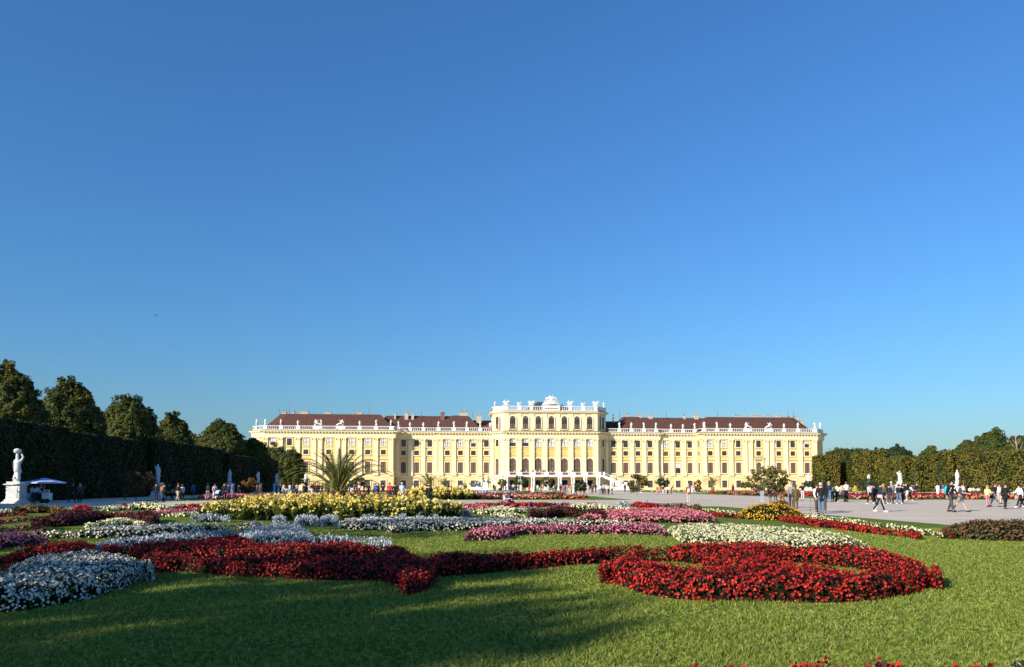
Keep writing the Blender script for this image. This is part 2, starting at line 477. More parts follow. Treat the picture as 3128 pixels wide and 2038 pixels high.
for i, (px, pt, D, wpx, lab) in enumerate([(838, 1363, 196, 84, "yellowish clipped tree in front of the palace beside the rounded green tree"),
                                            (888, 1372, 192, 78, "dark leafy tree just left of the big palm's fronds"),
                                            (810, 1400, 172, 60, "low dark tree at the end of the shaded hedge behind the orange shrub tree")]):
    h = (1481 - pt) / F_PX * D + CAM_H
    tree("lime_tree", X(px, D), D, h, wpx / F_PX * D / 2 * 1.1, lab, group="trees at the palace end of the left hedge", mat='green' if i == 0 else 'lime',
         base=0.6, rz=h * 0.49, seed=20 + i, egg=0.05, key='N', n=18000, leaf=0.32, clumps=150, core=.68)
# trees outside the frame to the left: they throw the long shade over the near lawn
for i, (s, t, h, r, lab) in enumerate([(-32, 21, 21.4, 6.4, "very tall tree left behind the camera, outside the picture"),
                                       (-30, 10.8, 17.2, 4.9, "tall tree nearest behind the camera, outside the picture"),
                                       (-30, 29.5, 14.8, 4.2, "tree left of the camera shading the white bed"),
                                       (-34, 6.2, 16.8, 3.6, "slender tree furthest right behind the camera"),
                                       (-40, 15.5, 19.5, 4.0, "second row tree behind the camera filling the gap"),
                                       (-27, 34.5, 12.4, 3.6, "smaller tree beyond the hedge just outside the left edge")]):
    x = SH.x * s - SH.y * t; y = SH.y * s + SH.x * t
    tree("lime_tree", x, y, h, r, lab, group="shade trees outside the picture", mat='lime', base=2.0, rz=h * 0.44, seed=40 + i, key='T' if i == 1 else 'S%d' % (i % 2), clumps=150, core=0, n=4800 if i == 1 else 2900, leaf=.5)

# ------------------------------------------------------------------ hedges
def hedge(name, x0, y0, x1, y1, h, thick, label, mat, dens=40, leaf=0.22, group=None, h2=None, fuzz=0.16):
    """clipped wall of leaves between two ground points (front face on the right-hand side of p0->p1)"""
    d = np.array([x1 - x0, y1 - y0]); Lg = np.linalg.norm(d); d = d / Lg; nrm = np.array([d[1], -d[0]])
    h2 = h if h2 is None else h2
    V = []; nx = max(2, int(Lg / 0.8)); nz = 9
    prof = [(0, 0)] + [(0.0, q / nz) for q in range(1, nz + 1)] + [(0.33, 1.0), (0.66, 1.0), (1.0, 1.0), (1.0, 0.0)]
    rg = np.random.default_rng(int(abs(x0 * 13 + y0 * 7)) + 3)
    Fq = []
    for i in range(nx + 1):
        hh = h + (h2 - h) * i / nx
        for (a, b) in prof:
            w = rg.normal(0, 0.06)
            p = np.array([x0, y0]) + d * Lg * i / nx - nrm * (a * thick - w)
            V.append((p[0] - x0, p[1] - y0, b * hh + (rg.normal(0, 0.06) if b > 0 else 0)))
    m = len(prof)
    for i in range(nx):
        for j in range(m - 1): Fq.append([i * m + j, (i + 1) * m + j, (i + 1) * m + j + 1, i * m + j + 1])
    Fq.append([0, 1, nz, m - 1]) ; Fq.append([nx * m, nx * m + 1, nx * m + nz, nx * m + m - 1])
    V = np.array(V); Fq = np.array(Fq)
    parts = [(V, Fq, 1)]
    def scat(n, f):
        Pn, Nn = f(n); Vc, Fc = cards(Pn, Nn, leaf, 0.75, 0.5, rg); parts.append((Vc, Fc, 0))
    hm = (h + h2) / 2
    wob = lambda u, z: 0.10 * np.sin(u * 0.9 + z * 0.7) + 0.07 * np.sin(u * 2.3 - z * 1.9)
    def front(n):
        u = rg.uniform(0, Lg, n); z = rg.uniform(0, 1, n) * (h + (h2 - h) * u / Lg)
        o = rg.normal(0.05, fuzz * 0.5, n) + wob(u, z)
        return np.stack([d[0] * u + nrm[0] * o, d[1] * u + nrm[1] * o, z], 1), np.tile([nrm[0], nrm[1], 0.25], (n, 1))
    def top(n):
        u = rg.uniform(0, Lg, n); q = rg.uniform(0, thick, n); z = (h + (h2 - h) * u / Lg) + rg.normal(0.05, fuzz * 0.7, n) + 0.12 * np.abs(wob(u * 3, q))
        return np.stack([d[0] * u - nrm[0] * q, d[1] * u - nrm[1] * q, z], 1), np.tile([0, 0, 1.0], (n, 1))
    def end(sgn, base):
        def f(n):
            q = rg.uniform(0, thick, n); z = rg.uniform(0, hm, n); o = rg.normal(0.05, fuzz * .5, n)
            return np.stack([d[0] * (base + sgn * o) - nrm[0] * q, d[1] * (base + sgn * o) - nrm[1] * q, z], 1), np.tile([sgn * d[0], sgn * d[1], 0.2], (n, 1))
        return f
    scat(int(Lg * hm * dens), front); scat(int(Lg * thick * dens * 0.8), top)
    scat(int(thick * hm * dens), end(-1, 0)); scat(int(thick * hm * dens), end(1, Lg))
    V, Fq, I = join(parts)
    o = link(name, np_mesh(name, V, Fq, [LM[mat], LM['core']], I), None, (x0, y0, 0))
    return tag(o, label, "hedge", group)
def gl(gx, gy): return gw(gx, gy)
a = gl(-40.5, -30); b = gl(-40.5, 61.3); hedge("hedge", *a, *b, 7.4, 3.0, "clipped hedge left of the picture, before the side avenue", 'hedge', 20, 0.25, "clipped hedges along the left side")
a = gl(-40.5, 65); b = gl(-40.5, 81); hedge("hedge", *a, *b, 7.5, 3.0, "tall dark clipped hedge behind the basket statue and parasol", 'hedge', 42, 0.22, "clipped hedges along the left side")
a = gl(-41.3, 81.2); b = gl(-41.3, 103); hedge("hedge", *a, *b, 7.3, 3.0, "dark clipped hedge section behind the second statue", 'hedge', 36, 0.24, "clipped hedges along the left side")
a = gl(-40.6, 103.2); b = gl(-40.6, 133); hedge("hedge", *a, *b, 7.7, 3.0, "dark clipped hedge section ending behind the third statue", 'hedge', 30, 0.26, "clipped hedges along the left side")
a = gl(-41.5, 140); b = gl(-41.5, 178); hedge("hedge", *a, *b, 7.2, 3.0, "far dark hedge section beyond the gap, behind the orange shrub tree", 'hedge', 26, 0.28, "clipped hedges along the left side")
# sunlit side
def rpt(px, gx):
    k = (px - 1564) / F_PX; D = gx / (k * CT + ST); return (k * D, D)
RX = 103.0
segs = [  # px0, px1, top y px, garden x, mat, label
    (2481, 2520, 1394, 96, 'olive', "narrow rusty olive hedge pier against the palace's right corner"),
    (2524, 2604, 1378, 103.5, 'green', "green hedge section below the round tree"),
    (2604, 2662, 1381, 102, 'olive', "yellow green hedge section left of the smallest white statue"),
    (2662, 2768, 1402, 103, 'olive', "golden olive hedge behind the broad white statue"),
    (2768, 2796, 1408, 107, 'green', "recessed green hedge strip right of the broad statue"),
    (2796, 2812, 1398, 103, 'olive', "thin olive hedge pier beside the dark conifers"),
    (2874, 2915, 1380, 103, 'olive', "olive hedge section just left of the slim white statue"),
    (2926, 3040, 1388, 103, 'olive', "brownish olive hedge wall right of the slim white statue"),
    (3040, 3420, 1374, 103, 'olive', "tall olive hedge wall running out of the picture behind the strollers"),
]
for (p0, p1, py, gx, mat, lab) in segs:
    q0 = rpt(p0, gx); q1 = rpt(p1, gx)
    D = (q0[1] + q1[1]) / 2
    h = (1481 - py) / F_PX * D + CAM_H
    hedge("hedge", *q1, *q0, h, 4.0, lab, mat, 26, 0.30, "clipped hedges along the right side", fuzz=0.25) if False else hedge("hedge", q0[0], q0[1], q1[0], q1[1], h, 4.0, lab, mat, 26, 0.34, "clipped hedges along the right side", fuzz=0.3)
right_trees = [
    (2565, 1366, 109, 96, 'green', 0.1, "round bushy green tree next to the palace's right corner"),
    (2505, 1398, 118, 40, 'darkgreen', 0.1, "low dark tree in the dark slot beside the palace corner"),
    (2640, 1368, 112, 100, 'green', 0.1, "green tree with flat top above the smallest statue"),
    (2740, 1358, 110, 96, 'darkgreen', 0.3, "dark tree rising over the golden hedge by the broad statue"),
    (2690, 1372, 112, 90, 'darkgreen', 0.3, "low dark tree between the flat topped and the darker tree"),
    (2842, 1364, 108, 96, 'green', 0.4, "cone shaped dark green tree standing in the gap of the hedge"),
    (2952, 1342, 112, 88, 'green', 0.3, "bushy green tree above the slim white statue"),
    (3030, 1311, 112, 124, 'green', 0.35, "tallest tree above the right hedge with spiky top"),
    (3116, 1328, 113, 90, 'green', 0.3, "tree with bare pale branch at the photo's right edge"),
    (2898, 1370, 110, 80, 'darkgreen', 0.2, "low dark tree behind the olive hedge left of the slim statue"),
]
for i, (px, py, gx, wpx, mat, egg, lab) in enumerate(right_trees):
    x, D = rpt(px, gx)
    h = ((1481 - py) / F_PX * D + CAM_H) * .97
    tree("leafy_tree", x, D, h, wpx / F_PX * D / 2 * 1.15, lab, group="trees behind the right hedge", mat=mat, base=0.8, rz=h * 0.48, seed=60 + i, egg=egg, key='R%d' % (i % 2), n=20000, leaf=0.36, clumps=330, core=.8)
x, D = rpt(3108, 110)
bt = MB(); b0 = 8.0
bt.tube([(0, 0, 0), (0.1, 0, b0), (-0.15, 0, b0 + 1.9), (-0.25, 0, b0 + 3.4)], [0.22, 0.15, 0.09, 0.03], M['palebark'], 7)
for (sx, z0_, l) in [(1, b0 - .4, 2.4), (-1, b0 + .4, 1.8), (1, b0 + 1.2, 1.9), (-1, b0 + 1.5, 1.1), (1, b0 + 1.8, 1.0)]:
    bt.tube([(-0.05, 0, z0_), (sx * l * .4, .2, z0_ + l * .55), (sx * l * 0.6, .3, z0_ + l * 1.0)], [0.06, 0.04, 0.02], M['palebark'], 5)
rt = empty("bare_tree", (x, D, 0), 0, label="bare pale tree trunk and twigs rising over the right hedge", cat="tree")
bt.build("trunk", rt)
# low far treeline beyond the palace right side and behind everything
def mass(name, x0, y0, x1, y1, h, n, mat, label):
    rg = np.random.default_rng(11); u = rg.uniform(0, 1, n)
    prof = h * (0.7 + 0.18 * np.sin(u * 19) + 0.12 * np.sin(u * 47 + 2))
    z = rg.uniform(0, 1, n) ** 0.7 * prof
    Pn = np.stack([(x1 - x0) * u + rg.normal(0, 1.2, n), (y1 - y0) * u + rg.normal(0, 1.2, n), z], 1)
    V, Fq = cards(Pn, np.tile([-0.3, -1, 0.5], (n, 1)), 1.0, 0.8, 0.6, rg)
    o = link(name, np_mesh(name, V, Fq, [LM[mat]]), None, (x0, y0, 0))
    return tag(o, label, "trees", kind="stuff")
mass("treeline", 108, 250, 260, 175, 9.5, 16000, 'darkgreen', "far dark treeline beyond the right hedges")
mass("treeline", -150, 120, -64, 250, 7.5, 14000, 'darkgreen', "far dark trees seen through the gap of the left hedges")
# ------------------------------------------------------------------ palace
pal = empty("palace", PC, TH, label="long pale yellow palace with raised central block, white balustrades and brown roofs", cat="palace")
VA, VC, VD, VP = 0.5, 5.0, 4.0, 0.0
AL0, AL1, S1, S2 = -87.4, -48.4, -35.0, -18.4
AR0, AR1 = 85.6, 47.9
PATH = [(-91.4, 44), (-91.4, 4.5), (AL0, VA), (AL1, VA), (AL1, VC), (S1, VC), (S1, VD), (S2, VD), (-14.5, VP),
        (14.5, VP), (18.4, VD), (35.0, VD), (35.0, VC), (AR1, VC), (AR1, VA), (AR0, VA), (89.6, 4.5), (89.6, 44)]
def sweep(mb, path, prof, mat, closed=False):
    pts = [Vector((p[0], p[1])) for p in path]; n = len(pts); dirs = []
    for i in range(n):
        def dr(a, b):
            d = (pts[b] - pts[a]).normalized(); return Vector((d.y, -d.x))
        if closed: n0, n1 = dr((i - 1) % n, i), dr(i, (i + 1) % n)
        elif i == 0: n0 = n1 = dr(0, 1)
        elif i == n - 1: n0 = n1 = dr(n - 2, n - 1)
        else: n0, n1 = dr(i - 1, i), dr(i, i + 1)
        m = (n0 + n1); m = m / max(0.3, m.length_squared / 2 * 1.0) if m.length > 0.2 else n0
        dirs.append(m)
    V = []; Fs = []; k = len(prof)
    for i in range(n):
        for (o, z) in prof: V.append((pts[i].x + dirs[i].x * o, pts[i].y + dirs[i].y * o, z))
    for i in range(n if closed else n - 1):
        j = (i + 1) % n
        for q in range(k - 1): Fs.append((i * k + q, j * k + q, j * k + q + 1, i * k + q + 1))
    mb.add(V, Fs, mat)
mb = MB()
rust = [(0.12, -0.2), (0.12, 0.7), (0.0, 0.75)]
for q in range(6):                      # horizontal rustication joints
    z_ = 1.22 + q * .48; rust += [(0.0, z_ - .035), (-0.05, z_ - .02), (-0.05, z_ + .02), (0.0, z_ + .035)]
rust += [(0.0, 4.2)]
sweep(mb, PATH, rust, M['ground_wall'])
sweep(mb, PATH, [(0.0, 4.2), (0.0, 16.0)], M['yellow'])
deck = [(p[0], p[1]) for p in PATH] + [(62, 44), (60, 26), (-60, 26), (-62, 44)]
mb.add([(x, y, 17.9) for x, y in deck], [tuple(range(len(deck)))], M['lead'])
back = [(89.6, 44), (62, 44), (60, 26), (-60, 26), (-62, 44), (-91.4, 44)]
sweep(mb, back, [(0, 0), (0, 17.95)], M['yellow'])
mb.build("wall", pal)
mb = MB()
sweep(mb, PATH, [(0.0, 3.95), (0.10, 4.0), (0.10, 4.2), (0.22, 4.25), (0.22, 4.45), (0.0, 4.5)], M['cream'])
mb.build("string_course", pal)
mb = MB()
sweep(mb, PATH, [(0.0, 15.9), (0.44, 15.92), (0.44, 16.3), (0.50, 16.32), (0.50, 17.15), (0.62, 17.2), (0.62, 17.3)], M['cream'])
sweep(mb, PATH, [(0.55, 17.3), (0.55, 17.62)], M['cream'])
sweep(mb, PATH, [(0.5, 17.62), (1.25, 17.66), (1.25, 17.82), (1.42, 18.0)], M['cream'])
sweep(mb, PATH, [(1.42, 18.0), (1.46, 18.0), (1.46, 18.15), (0.2, 18.16), (-0.6, 18.16)], M['lead'])
# modillions under the cornice
def along(path, step, off):
    out = []
    for i in range(len(path) - 1):
        a = Vector(path[i]); b = Vector(path[i + 1]); d = b - a; L_ = d.length; d.normalize(); nr = Vector((d.y, -d.x))
        n = max(1, int(L_ / step))
        for k in range(n):
            out.append((a + d * (L_ * (k + 0.5) / n) + nr * off, math.atan2(d.y, d.x)))
    return out
for p, ang in along(PATH[1:-1], 0.95, 0.0):
    Mx = Matrix.Translation((p.x, p.y, 0)) @ Matrix.Rotation(ang, 4, 'Z')
    mb.box(-0.2, 0.2, -1.12, -0.55, 17.33, 17.6, M['cream'], Mx)
mb.build("cornice", pal)

# ---- windows -------------------------------------------------------
def arch(w, z0, z1, n=10):
    r = w / 2; zc = z1 - r
    return [(-r, z0), (r, z0)] + [(r * math.cos(math.pi * k / n), zc + r * math.sin(math.pi * k / n)) for k in range(n + 1)]
def rect(w, z0, z1): return [(-w / 2, z0), (w / 2, z0), (w / 2, z1), (-w / 2, z1)]
def win_meshes(key, w, h, arched=False, bars=(1, 2), sur=0.26, fr=0.1, sill=True, head=None, frame_mat='wood'):
    """surround + glazing bars (one mesh), pane (another); origin at bottom centre on the wall face, facing -y"""
    shp = arch if arched else rect
    mb = MB()
    if arched:
        o = shp(w + 2 * sur, 0, h + sur); i = shp(w, 0.001, h); mb.ring(o, i, -0.16, 0.02, M['cream'])
        o = shp(w, 0.002, h - .002); i = shp(w - 2 * fr, fr, h - fr)
        mb.ring(o, i, -0.10, 0.03, M[frame_mat])
    else:
        o = shp(w + 2 * sur, -sur * .6, h + sur); i = shp(w, 0, h); mb.ring(o, i, -0.16, 0.02, M['cream'])
        o = shp(w, 0.002, h - .002); i = shp(w - 2 * fr, fr, h - fr); mb.ring(o, i, -0.10, 0.03, M[frame_mat])
    for k in range(1, bars[0] + 1):
        x = -w / 2 + w * k / (bars[0] + 1); top = h - fr if not arched or abs(x) < .01 else h - w * 0.35
        mb.box(x - .055, x + .055, -0.085, 0.01, fr, top, M[frame_mat])
    for k in range(1, bars[1] + 1):
        z = h * k / (bars[1] + 1) if not arched else (h - w / 2) * k / bars[1]
        mb.box(-w / 2 + fr, w / 2 - fr, -0.08, 0.005, z - .05, z + .05, M[frame_mat])
    if sill: mb.box(-w / 2 - sur - .08, w / 2 + sur + .08, -0.28, 0.02, -sur * .6 - .12, -sur * .6, M['cream'])
    if head: mb.box(-w / 2 - sur - .25, w / 2 + sur + .25, -0.32, 0.02, head, head + .13, M['cream'])
    f = mb.mesh("window")
    panes = {}
    for mt in ('glass', 'blind', 'shutter', 'door', 'dark'):
        q = MB(); q.prism(shp(w - 0.02, 0.01, h - 0.01), -0.045, 0.012, M[mt]); panes[mt] = q.mesh("pane_" + mt)
    # half lowered white blind over dark glass
    q = MB(); q.prism(rect(w - .02, 0.01, h * .48), -0.045, 0.012, M['glass']); q.prism(rect(w - .02, h * .48, h - .01), -0.05, 0.01, M['blind'])
    panes['half'] = q.mesh("pane_half")
    q = MB(); q.prism(rect(w - .02, 0.01, h * .36), -0.045, 0.012, M['shutter']); q.prism((arch if arched else rect)(w - .02, h * .36, h * 0.999), -0.05, 0.01, M['glass'])
    if arched: q.prism([(x, z) for x, z in arch(w - .02, h - w * .5, h - .01)], -0.06, 0.0, M['shutter'])
    panes['loggia'] = q.mesh("pane_loggia")
    return f, panes
W1 = win_meshes('w1', 1.5, 2.15, bars=(1, 1))
W2 = win_meshes('w2', 1.5, 1.45, bars=(1, 1))
W3 = win_meshes('w3', 1.62, 3.35, bars=(1, 1), head=4.15)
W0 = win_meshes('w0', 1.62, 2.75, bars=(1, 1), frame_mat='door', sur=.3)
W1P = win_meshes('w1p', 1.9, 2.15, bars=(1, 1), sur=.2)
WA = win_meshes('wa', 2.1, 5.2, True, bars=(1, 3), sur=.34, sill=False)
WT = win_meshes('wt', 1.75, 3.85, True, bars=(1, 2), sur=.36)
WS = win_meshes('ws', 1.5, 3.5, True, bars=(1, 1), sur=.2)
WD = win_meshes('wd', 1.9, 3.0, bars=(0, 1), sur=.22, sill=False, frame_mat='door')
WSA = win_meshes('wsa', 1.35, 5.2, True, bars=(1, 3), sur=.25, sill=False)
WST = win_meshes('wst', 1.2, 3.85, True, bars=(1, 2), sur=.25)
WS1 = win_meshes('ws1', 1.2, 2.15, bars=(1, 1), sur=.2)
def place_win(name, W, u, v, z, pane, ang=0.0):
    a = link(name, W[0], pal, (u, v, z), (0, 0, ang))
    link("pane", W[1][pane], a)
AL = [-84.54, -79.64, -74.73, -67.91, -61.07, -56.25, -51.55]
AR = [82.18, 77.53, 72.92, 66.31, 59.69, 55.12, 50.58]
CL = [-45.75, -41.71, -37.64]; CR = [45.46, 41.52, 37.57]
DL = [-32.14, -28.08, -24.05, -19.99]; DR = [32.17, 28.23, 24.28, 20.34]
r1L = ['half', 'glass', 'blind', 'blind', 'blind', 'blind', 'blind', 'glass', 'glass', 'glass', 'blind', 'blind', 'half', 'glass']
r1R = ['half', 'glass', 'glass', 'glass', 'glass', 'blind', 'blind', 'glass', 'glass', 'blind', 'glass', 'glass', 'glass', 'glass']
colsL = [(u, VA) for u in AL] + [(u, VC) for u in CL] + [(u, VD) for u in DL]
colsR = [(u, VA) for u in AR] + [(u, VC) for u in CR] + [(u, VD) for u in DR]
for cols, r1, sd in ((colsL, r1L, 0), (colsR, r1R, 1)):
    for i, (u, v) in enumerate(cols):
        place_win("window", W1, u, v, 13.45, r1[i])
        place_win("mezzanine_window", W2, u, v, 10.8, 'shutter' if (sd and 7 <= i <= 9) else 'glass')
        if sd and i == 3:
            place_win("arched_window", WS, u, v, 5.25, 'shutter')
        else:
            place_win("tall_window", W3, u, v, 5.25, 'shutter' if not (sd and i == 8) else 'half')
        if not (sd and i in (3,)): place_win("ground_floor_window", W0, u, v, 0.2, 'door')
for i, u in enumerate([-12.05, -8.05, -4.08, 0.0, 4.08, 8.05, 12.0]):
    place_win("window", W1P, u, VP, 13.45, ['half', 'half', 'blind', 'blind', 'blind', 'blind', 'blind'][i])
    place_win("arched_window", WA, u, VP, 4.6, 'shutter')
    place_win("attic_window", WT, u, VP, 19.05, 'loggia')
    if i == 3: place_win("arched_door", win_meshes('wad', 2.4, 3.5, True, bars=(0, 0), sur=.2, sill=False, frame_mat='door'), u, VP, 0.05, 'dark')
    else: place_win("door", WD, u, VP, 0.05, 'dark')
for sg in (-1, 1):
    p = Vector((sg * 16.6, 2.15)); ang = -math.atan2(4, 3.9) if sg < 0 else math.atan2(4, 3.9)
    place_win("arched_window", WSA, p.x, p.y, 4.6, 'shutter', ang)
    place_win("window", WS1, p.x, p.y, 13.45, 'glass', ang)
    place_win("attic_window", WST, p.x, p.y, 19.05, 'loggia', ang)
# windows in the return wall of the right end block, seen edge-on
for zz, W, pn in ((13.45, W1, 'glass'), (10.8, W2, 'glass'), (5.25, W3, 'shutter'), (0.45, W0, 'door')):
    place_win({13.45: "window", 10.8: "mezzanine_window", 5.25: "tall_window", 0.45: "ground_floor_window"}[zz], W, AR1, 2.8, zz, pn, -math.pi / 2)
# aedicule round the arched window of the right end block
mb = MB(); u = AR[3]
for s in (-1, 1): mb.box(u + s * 1.3 - .17, u + s * 1.3 + .17, VA - .42, VA + .02, 5.0, 9.6, M['cream'])
mb.box(u - 1.75, u + 1.75, VA - .7, VA + .02, 9.6, 9.95, M['cream']); mb.box(u - 1.9, u + 1.9, VA - .8, VA + .02, 9.953, 10.1, M['lead'])
mb.build("window_aedicule", pal)

# ---- ochre panels above/below windows -------------------------------
for u in [-12.05, -8.05, -4.08, 0.0, 4.08, 8.05, 12.0]:
    mb = MB()
    mb.box(u - 1.32, u + 1.32, -0.05, 0.02, 12.1, 13.15, M['ochre'])
    mb.box(u - 1.35, u + 1.35, -0.22, 0.02, 11.85, 12.05, M['cream'])
    o = [(-1.35, 9.3), (-1.35, 10.9), (1.35, 10.9), (1.35, 9.3)] + [(1.40 * math.cos(a), 8.72 + 1.40 * math.sin(a)) for a in [math.pi * k / 8 for k in range(1, 8)]]
    mb.build("ochre_panel", pal)
    mb = MB(); mb.box(u - 1.3, u + 1.3, -0.04, 0.02, 10.35, 10.95, M['ochre']); mb.build("ochre_panel", pal)

# ---- pilasters -------------------------------------------------------
def pil_mesh(w, d, z0=4.45, z1=15.9):
    mb = MB(); c = M['cream']
    mb.box(-w * .62, w * .62, -d - .12, 0.02, z0, z0 + .9, c)
    mb.prism([(-w * .62, z0 + .9), (w * .62, z0 + .9), (w * .5, z0 + 1.5), (-w * .5, z0 + 1.5)], -d - .03, 0.02, c)
    mb.box(-w * .5, w * .5, -d, 0.02, z0 + 1.5, z1 - 1.05, c)
    return mb
def cap_mesh(w, d, z1=15.9):
    mb = MB(); c = M['cream']
    mb.box(-w * .55, w * .55, -d - .06, 0.02, z1 - 1.05, z1 - .95, c)
    mb.box(-w * .5, w * .5, -d, 0.02, z1 - .95, z1 - .18, c)
    for s in (-1, 1):
        Mx = Matrix.Translation((s * w * .43, -d * .5, z1 - .45)) @ Matrix.Rotation(math.pi / 2, 4, 'X')
        mb.lathe([(.30, -d * .75), (.30, d * .75)], c, 8, M=Mx)
        mb.lathe([(.13, -d * .2), (.13, d * .95)], M['ochre'], 6, M=Mx)
    mb.box(-.14, .14, -d - .2, -d, z1 - .62, z1 - .35, c)
    mb.prism([(-.22, z1 - .95), (.22, z1 - .95), (.12, z1 - .6), (-.12, z1 - .6)], -d - .12, -d, c)
    mb.box(-w * .66, w * .66, -d - .16, 0.02, z1 - .18, z1 + .01, c)
    return mb.mesh("capital")
PM = pil_mesh(1.3, .46).mesh("pilaster"); CM = cap_mesh(1.3, .46)
PM2 = pil_mesh(1.5, .56).mesh("pilaster"); CM2 = cap_mesh(1.5, .56)
def pil(u, v, big=False, ang=0.0):
    o = link("pilaster", PM2 if big else PM, pal, (u, v, 0), (0, 0, ang)); link("capital", CM2 if big else CM, o)
for u in [-86.6, -82.24, -77.11, -72.36, -70.5, -65.2, -63.4, -58.59, -53.77, -49.2]: pil(u, VA)
for u in [84.8, 80.0, 75.2, 70.7, 68.9, 63.7, 61.9, 57.3, 52.8, 48.7]: pil(u, VA)
for u in [-47.6, -43.57, -39.64, -35.85, 35.85, 39.63, 43.49, 47.1]: pil(u, VC)
for u in [-34.15, -30.1, -26.09, -22.05, 22.36, 26.34, 30.25, 34.14]: pil(u, VD)
for u in [-13.85, -10.05, -6.05, -2.05, 2.05, 6.05, 10.05, 13.85]: pil(u, VP, True)
ch = math.atan2(4, 3.9)
for s, a in ((-1, -ch), (1, ch)):
    for q in (0.10, 0.88): pil(s * (14.5 + 3.9 * q), 4 * q, False, a)

# ---- drain pipes
def dp(u, v):
    m_ = MB(); m_.tube([(u, v - .12, 0.4), (u, v - .12, 17.2)], 0.07, M['metal'], 6); m_.build("drainpipe", pal)
for u, v in ((-80.9, VA), (-63.0, VA), (AL1 + .35, VC), (53.6, VA), (69.8, VA)): dp(u, v)

# ---- attic block ----------------------------------------------------
APATH = [(-17.9, 14), (-17.9, 4.3), (-14.3, 0.35), (14.3, 0.35), (17.9, 4.3), (17.9, 14)]
mb = MB()
sweep(mb, APATH, [(0.0, 18.1), (0.0, 23.9)], M['cream'], closed=True)
mb.build("attic_wall", pal)
mb = MB()
sweep(mb, APATH, [(0.0, 23.6), (0.25, 23.62), (0.25, 23.85), (0.8, 24.0), (0.95, 24.25), (0.98, 24.4)], M['cream'], closed=True)
sweep(mb, APATH, [(0.98, 24.4), (1.02, 24.4), (1.02, 24.5), (0.3, 24.5), (-1.5, 24.5)], M['lead'], closed=True)
mb.add([(x * .95, y, 24.46) for x, y in APATH], [tuple(range(6))], M['lead'])
mb.build("attic_cornice", pal)
for u in [-13.8, -10.05, -6.05, -2.05, 2.05, 6.05, 10.05, 13.8]:
    mb = MB(); w = .75 if abs(u) > 1 else .6
    mb.box(u - w, u + w, 0.08, 0.36, 18.3, 23.6, M['cream']); mb.build("attic_pilaster", pal)
for s in (-1, 1):
    for q in (0.12, 0.88):
        mb = MB()
        Mx = Matrix.Translation((s * (14.3 + 3.6 * q), .35 + 3.95 * q, 0)) @ Matrix.Rotation(-s * 0 + (ch if s > 0 else -ch), 4, 'Z')
        mb.box(-.42, .42, -.3, .02, 18.3, 23.6, M['cream'], Mx); mb.build("attic_pilaster", pal)

# ---- roofs ------------------------------------------------------------
def hip(name, base, top, z0, z1, mat='roof'):
    mb = MB(); n = len(base)
    V = [(p[0], p[1], z0) for p in base] + [(p[0], p[1], z1) for p in top]
    mb.add(V, [(k, (k + 1) % n, n + (k + 1) % n, n + k) for k in range(n)] + [tuple(range(n, 2 * n))], M[mat])
    return mb.build(name, pal)
zr = 23.9
hipc = lambda u0, u1, v0, v1, i: [(u0 + i, v0 + i), (u1 - i, v0 + i), (u1 - i, v1 - i), (u0 + i, v1 - i)]
roofL = hip("roof", [(-90.2, 44), (-90.2, 6), (-86.4, 2), (-47.5, 2), (-47.5, 24), (-70, 24), (-70, 44)],
            [(-84.5, 43), (-84.5, 10), (-82.2, 9.5), (-53.5, 9.5), (-53.5, 16), (-76, 16), (-76, 43)], 18.0, zr)
roofR = hip("roof", [(88.4, 44), (70, 44), (70, 24), (47, 24), (47, 2), (84.6, 2), (88.4, 6)],
            [(82.6, 43), (76, 43), (76, 16), (53.0, 16), (53.0, 9.5), (80.4, 9.5), (82.6, 10)], 18.0, zr)
hip("roof", hipc(-56, -22, 6.2, 23, 0), [(-52, 13), (-29, 13), (-29, 16), (-52, 16)], 18.02, zr - .05)
hip("roof", hipc(22, 56, 6.2, 23, 0), [(29, 13), (52, 13), (52, 16), (29, 16)], 18.02, zr - .05)
hip("roof", hipc(-35.5, -20.5, 5.4, 21, 0), [(-30.6, 11.5), (-25.6, 11.5), (-25.6, 15), (-30.6, 15)], 18.04, zr + .05)
hip("roof", hipc(20.5, 35.5, 5.4, 21, 0), [(25.6, 11.5), (30.6, 11.5), (30.6, 15), (25.6, 15)], 18.04, zr + .05)
hip("roof", hipc(-26, -10, 9, 25, 0), [(-26, 15), (-10, 15), (-10, 19), (-26, 19)], 18.0, zr - 1.2)
hip("roof", hipc(10, 26, 9, 25, 0), [(10, 15), (26, 15), (26, 19), (10, 19)], 18.0, zr - 1.2)
hip("slate_roof", hipc(-9, 9, 6, 20, 0), [(-3.2, 10), (3.2, 10), (3.2, 16), (-3.2, 16)], 24.5, 28.4, 'slate')

